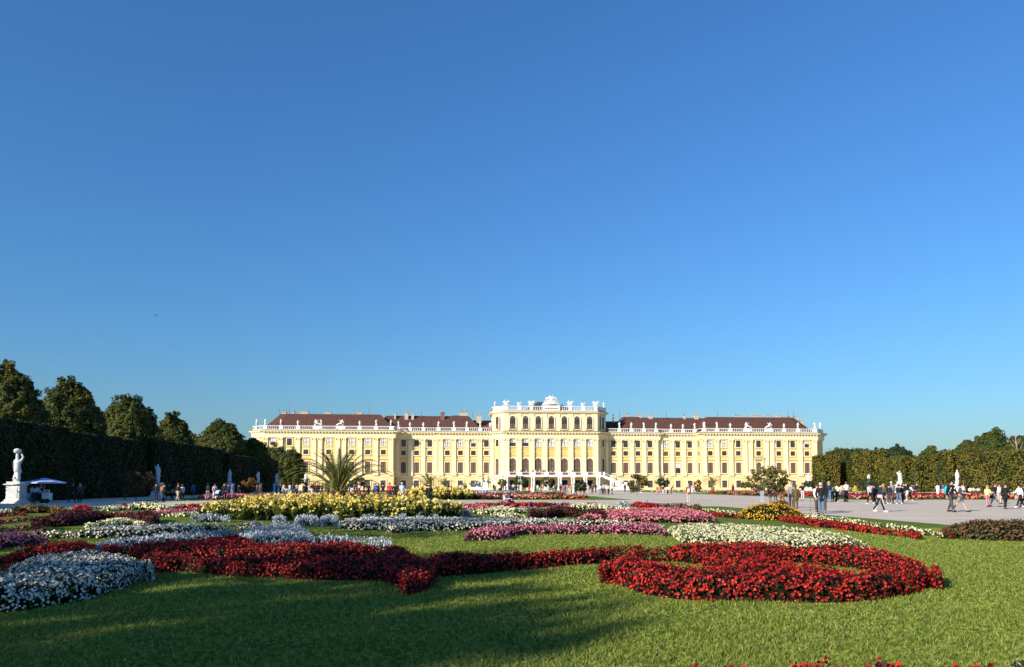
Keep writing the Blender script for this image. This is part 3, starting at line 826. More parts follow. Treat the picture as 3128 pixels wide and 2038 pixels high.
def zof(py, v, u=0):   # height of a pixel row at a place on the palace
    Dd = PC.y + u * ST + v * CT
    return CAM_H + (1481 - py) / F_PX * Dd * 1.0
def on_roof(px0, px1, ytop, ybot, v, kind, par):
    u0, u1 = pal_u(px0, v), pal_u(px1, v); uc = (u0 + u1) / 2
    z0, z1 = zof(ybot, v, uc), zof(ytop, v, uc)
    mb = MB()
    if kind == 'mast':
        mb.tube([(uc, v, z0 - .6), (uc, v, z0 + .8)], 0.10, M['metal'], 6); mb.tube([(uc, v, z0 + .8), (uc, v, z1)], 0.035, M['metal'], 5)
        return mb.build("lightning_rod", par)
    w = (u1 - u0) / 2 * .85; mt = M['brick'] if kind == 'brick' else M['chimney']
    hb = z0 + (z1 - z0) * .42
    mb.box(uc - w, uc + w, v - .6, v + .6, z0 - 1.6, hb, mt); mb.box(uc - w - .12, uc + w + .12, v - .72, v + .72, hb, hb + .16, mt)
    n = max(2, int(w * 2 / 0.65))
    for k in range(n):
        x = uc - w + (k + .5) * 2 * w / n; t = z1 - random.uniform(0, .35)
        mb.lathe([(.17, hb + .1), (.15, t - .15), (.22, t - .12), (.22, t)], mt if kind != 'vent' else M['metal'], 6, (x, v, 0))
    return mb.build("chimney", par)
R1 = lambda x: 740 + x / 4.082; R2 = lambda x: 1160 + x / 4.3075; R4 = lambda x: 1800 + x / 4.3075; R5 = lambda x: 2140 + x / 4.31
for x, y0, y1 in ((455, 190, 345), (580, 180, 340), (1575, 190, 345)): on_roof(R1(x), R1(x), 1180 + y0 / 4.08, 1180 + y1 / 4.08, 11, 'mast', roofL)
for x, y0, y1 in ((545, 300, 375), (1215, 258, 380)): on_roof(R2(x), R2(x), 1180 + y0 / 4.31, 1180 + y1 / 4.31, 12, 'mast', roofL)
for x, y0, y1 in ((405, 262, 400), (1020, 295, 400), (1697, 240, 400)): on_roof(R4(x), R4(x), 1180 + y0 / 4.31, 1180 + y1 / 4.31, 12, 'mast', roofR)
for x, y0, y1 in ((1160, 262, 410), (1235, 262, 380)): on_roof(R5(x), R5(x), 1180 + y0 / 4.31, 1180 + y1 / 4.31, 11, 'mast', roofR)
for a_, b_, y0, y1 in ((480, 545, 285, 350), (610, 645, 285, 345), (705, 830, 285, 345), (1010, 1110, 312, 345), (1370, 1400, 330, 348), (1410, 1500, 312, 348), (1890, 1915, 315, 350)):
    on_roof(R1(a_), R1(b_), 1180 + y0 / 4.08, 1180 + y1 / 4.08, 12, 'c', roofL)
for a_, b_, y0, y1, k_ in ((320, 375, 322, 375, 'c'), (410, 450, 345, 378, 'vent'), (795, 855, 320, 385, 'brick'), (1035, 1165, 305, 380, 'c'), (1265, 1340, 350, 420, 'c')):
    on_roof(R2(a_), R2(b_), 1180 + y0 / 4.31, 1180 + y1 / 4.31, 12, k_, roofL)
for a_, b_, y0, y1, k_ in ((310, 330, 365, 415, 'vent'), (478, 520, 345, 402, 'c'), (620, 690, 350, 402, 'c'), (780, 838, 348, 402, 'c'), (1240, 1270, 360, 402, 'vent'), (1380, 1445, 350, 405, 'c'), (1510, 1550, 378, 405, 'vent')):
    on_roof(R4(a_), R4(b_), 1180 + y0 / 4.31, 1180 + y1 / 4.31, 13, k_, roofR)
for a_, b_, y0, y1, k_ in ((445, 575, 365, 405, 'vent'), (670, 810, 365, 405, 'c'), (880, 915, 365, 405, 'vent'), (1000, 1060, 365, 405, 'c'), (1090, 1185, 390, 412, 'vent'), (1245, 1290, 370, 415, 'c'), (1325, 1360, 430, 465, 'c')):
    on_roof(R5(a_), R5(b_), 1180 + y0 / 4.31, 1180 + y1 / 4.31, 12, k_, roofR)
mb = MB(); mb.box(pal_u(1494, 9), pal_u(1500, 9), 8.6, 9.4, 20.2, 21.4, M['white']); mb.build("dormer", pal)

# ---- balustrades -------------------------------------------------------
bal_prof = [(.09, 0), (.09, .08), (.06, .2), (.12, .42), (.10, .5), (.05, .72), (.09, .8), (.09, .86)]
def balustrade(name, path, z, h, piers, solids=(), off=0.35, step=0.60, pw=0.62):
    """piers: arc positions given as (u) on each segment by x; solids: (u0,u1) ranges"""
    mb = MB(); w = M['white']
    q = [(0, 0)]
    sweep(mb, path, [(off - .36, z), (off - .36, z + .28), (off + .02, z + .28), (off + .02, z)], w)
    sweep(mb, path, [(off - .33, z + h - .2), (off - .33, z + h), (off, z + h), (off, z + h - .2), (off - .33, z + h - .2)], w)
    for i in range(len(path) - 1):
        a = Vector(path[i]); b = Vector(path[i + 1]); d = b - a; L_ = d.length; d.normalize(); nr = Vector((d.y, -d.x)); ang = math.atan2(d.y, d.x)
        def frame(p): return Matrix.Translation((p.x, p.y, 0)) @ Matrix.Rotation(ang, 4, 'Z')
        n = int(L_ / step)
        for k in range(n):
            p = a + d * (L_ * (k + .5) / n); u = p.x
            if any(abs(u - x) < pw + .12 for x in piers) or any(x0 < u < x1 for x0, x1 in solids): continue
            c = p + nr * (off - .17)
            s = (h - .48) / .86
            mb.lathe([(r_, z + .28 + zz * s) for r_, zz in bal_prof], w, 6, (c.x, c.y, 0))
        if abs(d.x) > .6:
            for x in piers:
                if min(a.x, b.x) <= x <= max(a.x, b.x):
                    t = (x - a.x) / d.x; p = a + d * t
                    mb.box(-pw, pw, -off - .06, -off + .45, z, z + h + .05, w, frame(p))
            for x0, x1 in solids:
                x0_, x1_ = max(x0, min(a.x, b.x)), min(x1, max(a.x, b.x))
                if x1_ > x0_:
                    p = a + d * ((x0_ - a.x) / d.x)
                    mb.box(0, (x1_ - x0_) / d.x, -off - .02, -off + .4, z, z + h + .02, w, frame(p))
    return mb.build(name, pal)
stL = [-90.0, -86.9, -82.19, -77.15, -71.43, -64.4, -58.71, -53.79, -49.3]
stC = [-47.4, -43.77, -39.62]; stD = [-34.9, -30.14, -26.07, -21.98]
stR = [88.0, 84.9, 79.4, 74.8, 69.8, 62.8, 57.2, 52.8, 48.6]
stCR = [47.1, 43.3, 39.4]; stDR = [34.2, 30.2, 26.2, 22.3]
BP = PATH[1:8]; BPR = PATH[10:17]
balustrade("balustrade", BP, 18.16, 1.3, stL + stC + stD, [(-72.8, -70.0), (-65.8, -63.0), (-49.9, -48.2), (-35.6, -34.2)])
balustrade("balustrade", BPR, 18.16, 1.3, stR + stCR + stDR, [(68.4, 71.2), (61.4, 64.2), (47.0, 49.4)])
stT = [-17.3, -14.0, -9.96, -6.19, 5.99, 10.05, 14.0, 17.2]
balustrade("balustrade", APATH, 24.5, 1.5, stT, [(-17.7, -14.3), (14.8, 17.7), (-2.6, 2.6)], off=0.3, pw=.55)
mb = MB(); mb.box(-2.7, 2.7, -.25, .5, 24.5, 26.15, M['white']); mb.box(-2.1, 2.1, -.32, -.25, 25.2, 25.4, M['metal']); mb.box(-2.95, 2.95, -.4, .6, 26.15, 26.35, M['white'])
mb.build("inscription_panel", pal)

# ---- statues -----------------------------------------------------------
def skin(name, nodes, edges, rad, mat, sub=1, root=0, smooth=True):
    me = bpy.data.meshes.new(name); me.from_pydata(nodes, edges, [])
    o = bpy.data.objects.new(name, me); COL.objects.link(o)
    md = o.modifiers.new("s", 'SKIN'); md.use_smooth_shade = smooth
    ly = me.skin_vertices[0].data
    for i, r_ in enumerate(rad):
        ly[i].radius = (r_, r_) if not isinstance(r_, tuple) else r_
        ly[i].use_root = (i == root)
    if sub:
        s = o.modifiers.new("ss", 'SUBSURF'); s.levels = sub; s.render_levels = sub
    bpy.context.view_layer.update()
    dg = bpy.context.evaluated_depsgraph_get()
    out = bpy.data.meshes.new_from_object(o.evaluated_get(dg))
    out.name = name
    bpy.data.objects.remove(o); bpy.data.meshes.remove(me)
    out.materials.clear()
    for m_ in (mat if isinstance(mat, (list, tuple)) else [mat]): out.materials.append(m_)
    return out
def figure_nodes(v=0, h=1.0):
    """draped figure about 2.2 m tall; v picks the pose"""
    sgn = 1 if v % 2 else -1
    N_ = [(0, 0, 0), (0, 0, .35), (.03 * sgn, 0, .75), (.06 * sgn, 0, 1.1), (.02 * sgn, 0, 1.35), (0, 0, 1.65), (0, -.02, 1.83), (0, -.03, 1.98), (0, -.02, 2.13)]
    Rr = [.27, .25, .24, .25, .19, .24, .085, .125, .10]
    E_ = [(i, i + 1) for i in range(8)]
    poses = [((.31, 0, 1.38), (.30, -.16, 1.15)), ((.33, 0, 1.72), (.30, -.05, 1.98)), ((.29, -.1, 1.40), (.10, -.26, 1.38)), ((.32, .03, 1.36), (.30, -.02, 1.08))]
    a, b = poses[v % 4]; c, d = poses[(v + 2 + v // 4) % 4]
    n = len(N_)
    N_ += [(.25 * 1, 0, 1.63), a, b]; Rr += [.10, .075, .06]; E_ += [(5, n), (n, n + 1), (n + 1, n + 2)]
    n = len(N_)
    N_ += [(-.25, 0, 1.63), (-c[0], c[1], c[2]), (-d[0], d[1], d[2])]; Rr += [.10, .075, .06]; E_ += [(5, n), (n, n + 1), (n + 1, n + 2)]
    n = len(N_)
    N_ += [(.18 * sgn, -.14, .6), (.2 * sgn, -.15, .15)]; Rr += [.14, .16]; E_ += [(3, n), (n, n + 1)]
    return [(x * h, y * h, z * h) for x, y, z in N_], E_, [r_ * h for r_ in Rr]
FIG = []
for v in range(6):
    n_, e_, r_ = figure_nodes(v); FIG.append(skin("statue", n_, e_, r_, M['white'], 1))
def trophy(v):
    """group with crossed banners, a helmeted trunk and reclining figures"""
    rg = random.Random(v)
    N_ = [(0, 0, 0), (0, 0, .5), (0, 0, 1.0), (0, 0, 1.35), (0, 0, 1.55)]; Rr = [.5, .42, .34, .16, .17]; E_ = [(0, 1), (1, 2), (2, 3), (3, 4)]
    for s in (-1, 1):
        for k in range(3):
            n = len(N_); a = s * (.35 + .22 * k)
            N_ += [(a, rg.uniform(-.15, .1), .9 + .1 * k), (a * 1.55, rg.uniform(-.2, .1), 1.75 - .22 * k + rg.uniform(0, .3))]
            Rr += [.13, .09]; E_ += [(1 if k else 2, n), (n, n + 1)]
        n = len(N_); N_ += [(s * .6, -.2, .35), (s * 1.0, -.15, .2)]; Rr += [.26, .15]; E_ += [(0, n), (n, n + 1)]
    return skin("statue", N_, E_, Rr, M['white'], 1)
TRO = [trophy(k) for k in range(3)]
def recline(v):
    s = 1 if v else -1
    N_ = [(0, 0, 0.15), (.1 * s, 0, .45), (.2 * s, 0, .85), (.3 * s, 0, 1.2), (.32 * s, 0, 1.35), (.35 * s, -.03, 1.55), (-.4 * s, -.1, .5), (-.8 * s, -.1, .25), (-1.15 * s, -.1, .12), (.6 * s, -.1, 1.0), (.75 * s, -.2, .6), (-.1 * s, 0, 1.15), (-.4 * s, 0, 1.45), (.8 * s, 0, .2), (.5 * s, .1, 1.5)]
    E_ = [(0, 1), (1, 2), (2, 3), (3, 4), (4, 5), (1, 6), (6, 7), (7, 8), (3, 9), (9, 10), (3, 11), (11, 12), (0, 13), (3, 14)]
    return skin("statue", N_, E_, [.38, .33, .25, .24, .09, .15, .25, .2, .12, .1, .09, .1, .07, .3, .12], M['white'], 1)
REC = [recline(0), recline(1)]
def urn_mesh():
    mb = MB(); mb.lathe([(.28, 0), (.28, .15), (.12, .3), (.2, .5), (.36, .8), (.4, 1.05), (.2, 1.15), (.26, 1.3), (.2, 1.5), (.06, 1.62)], M['white'], 10)
    for s in (-1, 1): mb.tube([(s * .35, 0, 1.0), (s * .6, 0, 1.15), (s * .5, 0, .8)], .06, M['white'], 5)
    return mb.mesh("urn")
URN = urn_mesh()
def put(me, name, u, v, z, s=1.0, rz=0.0): link(name, me, pal, (u, v, z), (0, 0, rz), (s, s, s))
def vof(u, path, off):
    for i in range(len(path) - 1):
        a, b = path[i], path[i + 1]
        if min(a[0], b[0]) <= u <= max(a[0], b[0]) and abs(b[0] - a[0]) > .1:
            return a[1] + (b[1] - a[1]) * (u - a[0]) / (b[0] - a[0]) - off
    return 0
kinds = {}
zt = 19.5
for j, u in enumerate(stL + stC + stD):
    v = vof(u, BP, .15)
    if j in (4, 5): put(REC[j - 4], "statue", u, v, zt, 1.25)
    elif j in (3, 6, 10, 11): put(URN, "urn", u, v, zt, 1.0)
    else: put(FIG[j % 6], "statue", u, v, zt, .95 if j else 1.05, random.uniform(-.4, .4))
for j, u in enumerate(stR + stCR + stDR):
    v = vof(u, BPR, .15)
    if j in (4, 5): put(REC[5 - j], "statue", u, v, zt, 1.25)
    elif j in (3, 6, 10, 11): put(URN, "urn", u, v, zt, 1.0)
    else: put(FIG[(j + 2) % 6], "statue", u, v, zt, .95 if j else 1.05, random.uniform(-.4, .4))
put(FIG[3], "statue", -70.3, .35, zt, .9); put(FIG[1], "statue", 47.9 + .9, .35, zt, .95)
for j, u in enumerate(stT):
    v = vof(u, APATH, .15)
    if j in (0, 7): put(FIG[j % 6], "statue", u, v, 26.0, .85)
    else: put(TRO[j % 3], "statue", u, v, 26.0, .98 if j in (1, 3, 4, 6) else .72)
# central heraldic group: eagle with spread wings over piled arms
def central():
    mb = []; rg = random.Random(3)
    N_ = [(0, 0, 0), (0, 0, .7), (0, 0, 1.4), (0, 0, 2.0), (0, -.1, 2.5)]; Rr = [1.0, .9, .6, .45, .28]; E_ = [(0, 1), (1, 2), (2, 3), (3, 4)]
    for s in (-1, 1):
        n = len(N_); N_ += [(s * .9, 0, 2.0), (s * 1.5, 0, 2.15), (s * 1.6, 0, 1.6)]; Rr += [.35, .25, .15]; E_ += [(3, n), (n, n + 1), (n + 1, n + 2)]
        n = len(N_); N_ += [(s * 1.3, 0, .5), (s * 2.0, 0, .45), (s * 2.6, 0, .25)]; Rr += [.55, .4, .2]; E_ += [(0, n), (n, n + 1), (n + 1, n + 2)]
        n = len(N_); N_ += [(s * 1.4, 0, 1.0), (s * 2.2, 0, 1.3)]; Rr += [.25, .1]; E_ += [(1, n), (n, n + 1)]
        n = len(N_); N_ += [(s * .7, -.2, 1.1), (s * 1.6, -.2, 1.7)]; Rr += [.25, .1]; E_ += [(1, n), (n, n + 1)]
        n = len(N_); N_ += [(s * .5, 0, 2.5), (s * .6, 0, 2.9)]; Rr += [.2, .12]; E_ += [(3, n), (n, n + 1)]
    return skin("coat_of_arms_group", N_, E_, Rr, M['marble'], 1)
put(central(), "coat_of_arms_group", 0.05, .1, 26.3, 1.08)

# ---- terrace, arcade and stairs ------------------------------------------
TV = -5.2
mb = MB(); w = M['white']
mb.box(-15.0, 15.0, TV, -0.02, 3.95, 4.25, w); mb.box(-15.15, 15.15, TV - .15, -0.02, 4.25, 4.5, w)
mb.build("terrace", pal)
cm = MB(); cm.lathe([(.40, 0), (.40, .25), (.30, .3), (.28, 1.8), (.25, 3.45), (.36, 3.6), (.38, 3.95)], M['white'], 12)
cme = cm.mesh("column")
for u in [-14.7, -14.0, -10.65, -9.95, -6.6, -5.9, -2.55, -1.85, 1.6, 2.3, 5.6, 6.3, 9.4, 10.1, 13.4, 14.1]: link("column", cme, pal, (u, TV + .35, 0))
rail = MB()
bays = [-14.35, -10.3, -6.25, -2.2, 1.95, 5.95, 9.75, 13.75]
for u in bays: rail.box(u - .75, u + .75, TV - .05, TV + .4, 4.5, 5.45, w)
for a_, b_ in zip(bays[:-1], bays[1:]):
    rail.box(a_ + .75, b_ - .75, TV + .05, TV + .25, 5.3, 5.45, w); rail.box(a_ + .75, b_ - .75, TV + .05, TV + .25, 4.5, 4.6, w)
    for k in range(9):
        x = a_ + .75 + (b_ - a_ - 1.5) * (k + .5) / 9
        rail.tube([(x, TV + .15, 4.6), (x, TV + .15, 5.3)], .045, M['metal'], 5)
rail.build("terrace_railing", pal)
for s in (-1, 1):
    mb = MB()
    def bx(x0, x1, *a_): mb.box(min(s * x0, s * x1), max(s * x0, s * x1), *a_)
    # sloping flight, landing and the flight that turns toward the garden
    n = 14
    for k in range(n):
        bx(15.15 + 5.0 * k / n, 15.15 + 5.0 * (k + 1) / n, TV, -1.6, 4.2 - 2.1 * (k + 1) / n - .35, 4.5 - 2.1 * (k + 1) / n, M['white'])
    bx(20.15, 23.0, TV, -1.6, 0, 2.4, M['ground_wall'])
    for k in range(14): bx(20.15, 23.0, TV - .35 * (k + 1), TV - .35 * k, 0, 2.4 - 2.4 * (k + 1) / 15, M['white'])
    mb.build("stair", pal)
    mb = MB()
    P0 = [(s * 15.1, 4.3), (s * 20.2, 2.2), (s * 20.2, 2.55), (s * 15.1, 4.65)]
    mb.prism(P0 if s > 0 else P0[::-1], TV - .12, TV + .0, w)
    P1 = [(s * 15.1, 5.25), (s * 20.2, 3.15), (s * 20.2, 3.3), (s * 15.1, 5.4)]
    mb.prism(P1 if s > 0 else P1[::-1], TV - .1, TV + .15, w)
    for (x, zb, zt_) in ((15.4, 4.3, 5.5), (17.7, 3.4, 4.6), (20.3, 0, 3.5)): bx(x - .3, x + .3, TV - .16, TV + .28, zb, zt_, w)
    for k in range(14):
        x = 15.8 + 4.2 * k / 13; z_ = 4.3 - 2.1 * (x - 15.1) / 5.1 + .3
        mb.tube([(s * x, TV + .05, z_), (s * x, TV + .05, z_ + .7)], .06, M['metal'], 5)
    # lower stair wall sweeping down to the garden
    for e in (20.2, 23.0):
        Q = [(TV, 0), (TV, 3.3), (TV - 5.0, 1.1), (TV - 5.4, 1.1), (TV - 5.4, 0)]
        V_ = [(s * e - .15, q[0], q[1]) for q in Q] + [(s * e + .15, q[0], q[1]) for q in Q]
        mb.add(V_, [tuple(range(5)), tuple(reversed(range(5, 10)))] + [(k, 5 + k, 5 + (k + 1) % 5, (k + 1) % 5) for k in range(5)], w)
    mb.build("stair_railing", pal)
    mb = MB()
    for x in (17.6, 20.0): bx(x - .28, x + .28, TV + .05, TV + .6, 0, 4.5 - 2.1 * (x - 15.1) / 5 - .45, w)
    mb.build("stair_pier", pal)
# lanterns flanking the arched door
for u in (-1.0,):
    mb = MB(); mb.lathe([(.06, 3.9), (.05, 3.5), (.18, 3.45), (.22, 3.1), (.1, 2.95)], M['white'], 8, (u, TV + .8, 0)); mb.build("lantern", pal)
# ------------------------------------------------------------------ flower beds
def BM(name, cols, **k): return leafmat(name, cols, **k)
FL = {
 'red': (BM("red_petal", [(0.44, 0.014, 0.012), (0.55, 0.026, 0.018), (0.26, 0.008, 0.010), (0.66, 0.06, 0.035)], trans=.12),
         BM("bronze_leaf", [(0.018, 0.010, 0.006), (0.045, 0.014, 0.010), (0.025, 0.030, 0.010)], trans=.08)),
 'deepred': (BM("deep_red_petal", [(0.40, 0.015, 0.014), (0.28, 0.010, 0.012), (0.50, 0.03, 0.022), (0.60, 0.07, 0.045)], trans=.12),
             BM("bronze_leaf_dark", [(0.022, 0.008, 0.007), (0.05, 0.012, 0.012), (0.02, 0.018, 0.008)], trans=.08)),
 'white': (BM("white_petal", [(0.82, 0.77, 0.66), (0.70, 0.66, 0.54), (0.85, 0.80, 0.64)], trans=.15),
           BM("fresh_leaf", [(0.035, 0.055, 0.022), (0.05, 0.075, 0.03), (0.02, 0.035, 0.015)], trans=.15)),
 'cream': (BM("cream_petal", [(0.80, 0.76, 0.48), (0.74, 0.72, 0.34), (0.82, 0.78, 0.60)], trans=.15),
           BM("fresh_leaf_light", [(0.06, 0.085, 0.025), (0.09, 0.11, 0.03), (0.04, 0.055, 0.02)], trans=.15)),
 'pink': (BM("pink_petal", [(0.68, 0.15, 0.20), (0.74, 0.27, 0.28), (0.54, 0.07, 0.15), (0.78, 0.38, 0.36)], trans=.15),
          BM("bed_leaf", [(0.045, 0.05, 0.02), (0.07, 0.06, 0.03)], trans=.15)),
 'magenta': (BM("magenta_petal", [(0.64, 0.15, 0.22), (0.54, 0.11, 0.24), (0.74, 0.34, 0.31), (0.44, 0.07, 0.17)], trans=.15),
             BM("bed_leaf_dark", [(0.03, 0.035, 0.02), (0.05, 0.04, 0.03)], trans=.12)),
 'salmon': (BM("salmon_petal", [(0.70, 0.20, 0.12), (0.62, 0.12, 0.06), (0.74, 0.36, 0.24)], trans=.15),
            BM("bed_leaf_b", [(0.06, 0.05, 0.02), (0.04, 0.04, 0.02)], trans=.12)),
 'maroon': (BM("maroon_leaf", [(0.10, 0.022, 0.022), (0.06, 0.016, 0.016), (0.16, 0.04, 0.035)], trans=.12),
            BM("maroon_leaf_dark", [(0.035, 0.010, 0.010), (0.022, 0.010, 0.010)], trans=.08)),
 'bronze': (BM("bronze_bush_leaf", [(0.17, 0.085, 0.025), (0.12, 0.08, 0.02), (0.25, 0.12, 0.04), (0.09, 0.06, 0.02)], trans=.15),
            BM("olive_bush_leaf", [(0.045, 0.045, 0.015), (0.07, 0.06, 0.02)], trans=.1)),
 'fuchsia': (BM("red_tip_leaf", [(0.26, 0.06, 0.05), (0.10, 0.08, 0.03), (0.16, 0.07, 0.04), (0.07, 0.075, 0.025)], trans=.15),
             BM("olive_shrub_leaf", [(0.055, 0.065, 0.02), (0.085, 0.085, 0.028), (0.035, 0.04, 0.014)], trans=.1)),
 'gold': (BM("golden_petal", [(0.74, 0.42, 0.02), (0.80, 0.55, 0.04), (0.62, 0.22, 0.02), (0.78, 0.48, 0.03)], trans=.12),
          BM("mound_leaf", [(0.04, 0.06, 0.015), (0.06, 0.07, 0.02)], trans=.1)),
 'redgold': (BM("orange_petal", [(0.62, 0.12, 0.02), (0.74, 0.30, 0.03), (0.50, 0.06, 0.02)], trans=.12),
          BM("mound_leaf_b", [(0.04, 0.06, 0.015), (0.06, 0.07, 0.02)], trans=.1)),
 'silver': (BM("silver_leaf", [(0.42, 0.47, 0.50), (0.55, 0.59, 0.61), (0.33, 0.38, 0.41)], trans=.12),
            BM("silver_leaf_inner", [(0.20, 0.25, 0.27), (0.28, 0.33, 0.35)], trans=.1)),
 'yellow': (BM("yellow_petal", [(0.82, 0.62, 0.05), (0.84, 0.72, 0.16), (0.84, 0.74, 0.34), (0.80, 0.50, 0.06)], trans=.25),
            BM("canna_leaf", [(0.055, 0.095, 0.02), (0.09, 0.14, 0.03), (0.035, 0.06, 0.018)], trans=.3)),
}
def inside(Pn, poly):
    x, y = Pn[:, 0], Pn[:, 1]; r = np.zeros(len(Pn), bool); n = len(poly)
    for i in range(n):
        x0, y0 = poly[i]; x1, y1 = poly[(i + 1) % n]
        c = ((y0 > y) != (y1 > y))
        with np.errstate(divide='ignore', invalid='ignore'):
            xi = (x1 - x0) * (y - y0) / (y1 - y0 + 1e-12) + x0
        r ^= c & (x < xi)
    return r
def edge_dist(Pn, polys):
    best = np.full(len(Pn), 1e9); dirn = np.zeros((len(Pn), 2))
    for poly in polys:
        n = len(poly)
        for i in range(n):
            a = np.array(poly[i]); b = np.array(poly[(i + 1) % n]); ab = b - a
            t = np.clip(((Pn - a) @ ab) / (ab @ ab + 1e-12), 0, 1)
            q = a + t[:, None] * ab; dv = q - Pn; dd = np.hypot(dv[:, 0], dv[:, 1])
            m = dd < best; best[m] = dd[m]; dirn[m] = dv[m]
    return best, dirn / np.maximum(best[:, None], 1e-6)
def smooth_poly(poly, it=1):
    for _ in range(it):
        q = []
        for i in range(len(poly)):
            a = np.array(poly[i]); b = np.array(poly[(i + 1) % len(poly)])
            q += [tuple(a * .75 + b * .25), tuple(a * .25 + b * .75)]
        poly = q
    return poly
BED_POLYS = []
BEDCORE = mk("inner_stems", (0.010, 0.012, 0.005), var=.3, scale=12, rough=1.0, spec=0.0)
def bed_poly(name, poly, h, kind, label, group, holes=(), dens=1.0, size=None, upright=False, mound=0.0, rnd=1.0, cat="flower bed", leafy=1.0, sm=1):
    poly = smooth_poly([tuple(p) for p in poly], sm); holes = [smooth_poly(x, 1) for x in holes]
    BED_POLYS.append((poly, holes))
    A = np.array(poly); lo, hi = A.min(0), A.max(0); c = (lo + hi) / 2
    D = max(5.0, np.hypot(*c))
    s = size or max(0.036, min(0.2, D * 0.0021))
    fm, lm = FL[kind]
    rg = RNG
    rr = min(h * 0.9 * rnd, 0.4 * min(hi - lo) + .05)
    ph = rg.uniform(0, 6, 6)
    def hz(x, y, d):
        q = 1 - (1 - np.clip(d / rr, 0, 1)) ** 2.2
        bump = 0.10 * np.sin(x * 5.1 + ph[0]) * np.sin(y * 4.3 + ph[1]) + .07 * np.sin(x * 11 + ph[2]) * np.sin(y * 12 + ph[3]) + (.13 * np.sin(x * 21 + 2 * np.sin(y * 7)) * np.sin(y * 19 + 2 * np.sin(x * 6)) if D < 30 else 0)
        m_ = mound * (1 - (1 - np.clip(d / max(rr, .45 * min(hi - lo)), 0, 1)) ** 2) if mound else 0
        return (h * (0.62 + 0.38 * q)) * (1 + bump) + m_
    def sample(n):
        area = np.prod(hi - lo)
        Q = rg.uniform(lo, hi, (n, 2)); k = inside(Q, poly)
        for x in holes: k &= ~inside(Q, x)
        return Q[k]
    area = float(np.prod(hi - lo))
    pd = 0.95 / (s * s) * dens
    n = int(min(90000, area * pd))
    Q = sample(n); d, dr = edge_dist(Q, [poly] + list(holes))
    z = hz(Q[:, 0], Q[:, 1], d)
    side = np.clip(1 - d / rr, 0, 1)[:, None]
    N3 = np.concatenate([dr * side * 1.3, np.ones((len(Q), 1)) * (1.05 - side * .8)], 1)
    P3 = np.column_stack([Q, z])
    # rim points covering the sides
    pts = []; nr = []
    for pg in [poly] + list(holes):
        for i in range(len(pg)):
            a = np.array(pg[i]); b = np.array(pg[(i + 1) % len(pg)]); L_ = np.linalg.norm(b - a)
            if L_ < 1e-4: continue
            m = rg.poisson(L_ * h * .95 * pd * 0.9)
            t = rg.uniform(0, 1, m)[:, None]; zz = rg.uniform(0.03, .92, m) ** .85 * h
            nm = np.array([(b - a)[1], -(b - a)[0]]) / L_
            q = a + (b - a) * t
            test = inside((a + b)[None] / 2 + nm[None] * 0.02, poly)[0]
            for x in holes: test &= not inside((a + b)[None] / 2 + nm[None] * 0.02, x)[0]
            if test: nm = -nm
            inset = (zz / h) ** 2 * rr * .22 - rg.uniform(0, .05, m)
            q = q - nm * inset[:, None]
            pts.append(np.column_stack([q, zz])); nr.append(np.column_stack([np.tile(nm, (m, 1)), np.full(m, .35)]))
    Ps = np.concatenate(pts); Ns = np.concatenate(nr)
    allP = np.concatenate([P3, Ps]); allN = np.concatenate([N3, Ns])
    off = np.array([c[0], c[1], 0])
    allP = allP + rg.normal(0, s * .35, allP.shape) - off
    near = D < 45
    # leaves
    k = rg.random(len(allP)) < .9 * leafy
    Lp = allP[k] - unit(allN[k]) * s * rg.uniform(0.2, 1.6, (k.sum(), 1)); Lp[:, 2] = np.maximum(Lp[:, 2], 0.02)
    if upright: Vl, Fl = cards(Lp, allN[k] * .6, s * 1.5, .45, .8, rg, tilt=np.array([0, 0, 1.0]))
    else: Vl, Fl = cards(Lp, allN[k], s * 1.25, .85, .6, rg)
    # inner mass under the leaves
    cs = max(.07, D * .004, min(hi - lo) / 90)
    gx = np.arange(lo[0], hi[0] + cs, cs); gy = np.arange(lo[1], hi[1] + cs, cs)
    XX, YY = np.meshgrid(gx, gy, indexing='ij'); q = np.column_stack([XX.ravel(), YY.ravel()])
    k_ = inside(q, poly)
    for x in holes: k_ &= ~inside(q, x)
    dd, dr_ = edge_dist(q, [poly] + list(holes)); k_ &= dd > cs * 1.1
    zz = np.where(k_, hz(q[:, 0], q[:, 1], dd) - s * 1.2 - .02, -0.02)
    Vg = np.column_stack([q, zz]) - off; ny = len(gy)
    Fg = []
    K = k_.reshape(XX.shape)
    for i in range(len(gx) - 1):
        for j in range(len(gy) - 1):
            if K[i, j] or K[i + 1, j] or K[i, j + 1] or K[i + 1, j + 1]:
                Fg.append([i * ny + j, (i + 1) * ny + j, (i + 1) * ny + j + 1, i * ny + j + 1])
    # clumped openings where foliage shows through the flowers
    cl = np.sin(allP[:, 0] * 9 + ph[4]) * np.sin(allP[:, 1] * 8 + ph[5]) + rg.normal(0, .6, len(allP))
    kf = (cl > -.75) & (rg.random(len(allP)) < .66)
    kf &= (allP[:, 2] > .07) | (rg.random(len(allP)) < .6)
    Fp = allP[kf] + unit(allN[kf]) * s * .15; Fn = allN[kf]
    root = empty(name, tuple(off), label=label, cat=cat, group=group)
    parts = [(Vl, Fl, 0)]
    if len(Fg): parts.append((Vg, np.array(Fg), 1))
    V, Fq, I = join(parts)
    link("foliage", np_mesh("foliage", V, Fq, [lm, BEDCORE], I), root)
    if upright: Vf, Ff = cards(Fp, Fn * .6, s * 1.7, .42, .7, rg, tilt=np.array([0, 0, 1.0]))
    elif near: Vf, Ff = flowers(Fp, Fn, s * 1.15, spread=.6)
    else: Vf, Ff = flowers(Fp, Fn, s * 1.3, petals=3)
    nm = "silver_leaves" if kind == 'silver' else ("coloured_leaves" if kind in ('maroon', 'bronze', 'fuchsia') else "blossoms")
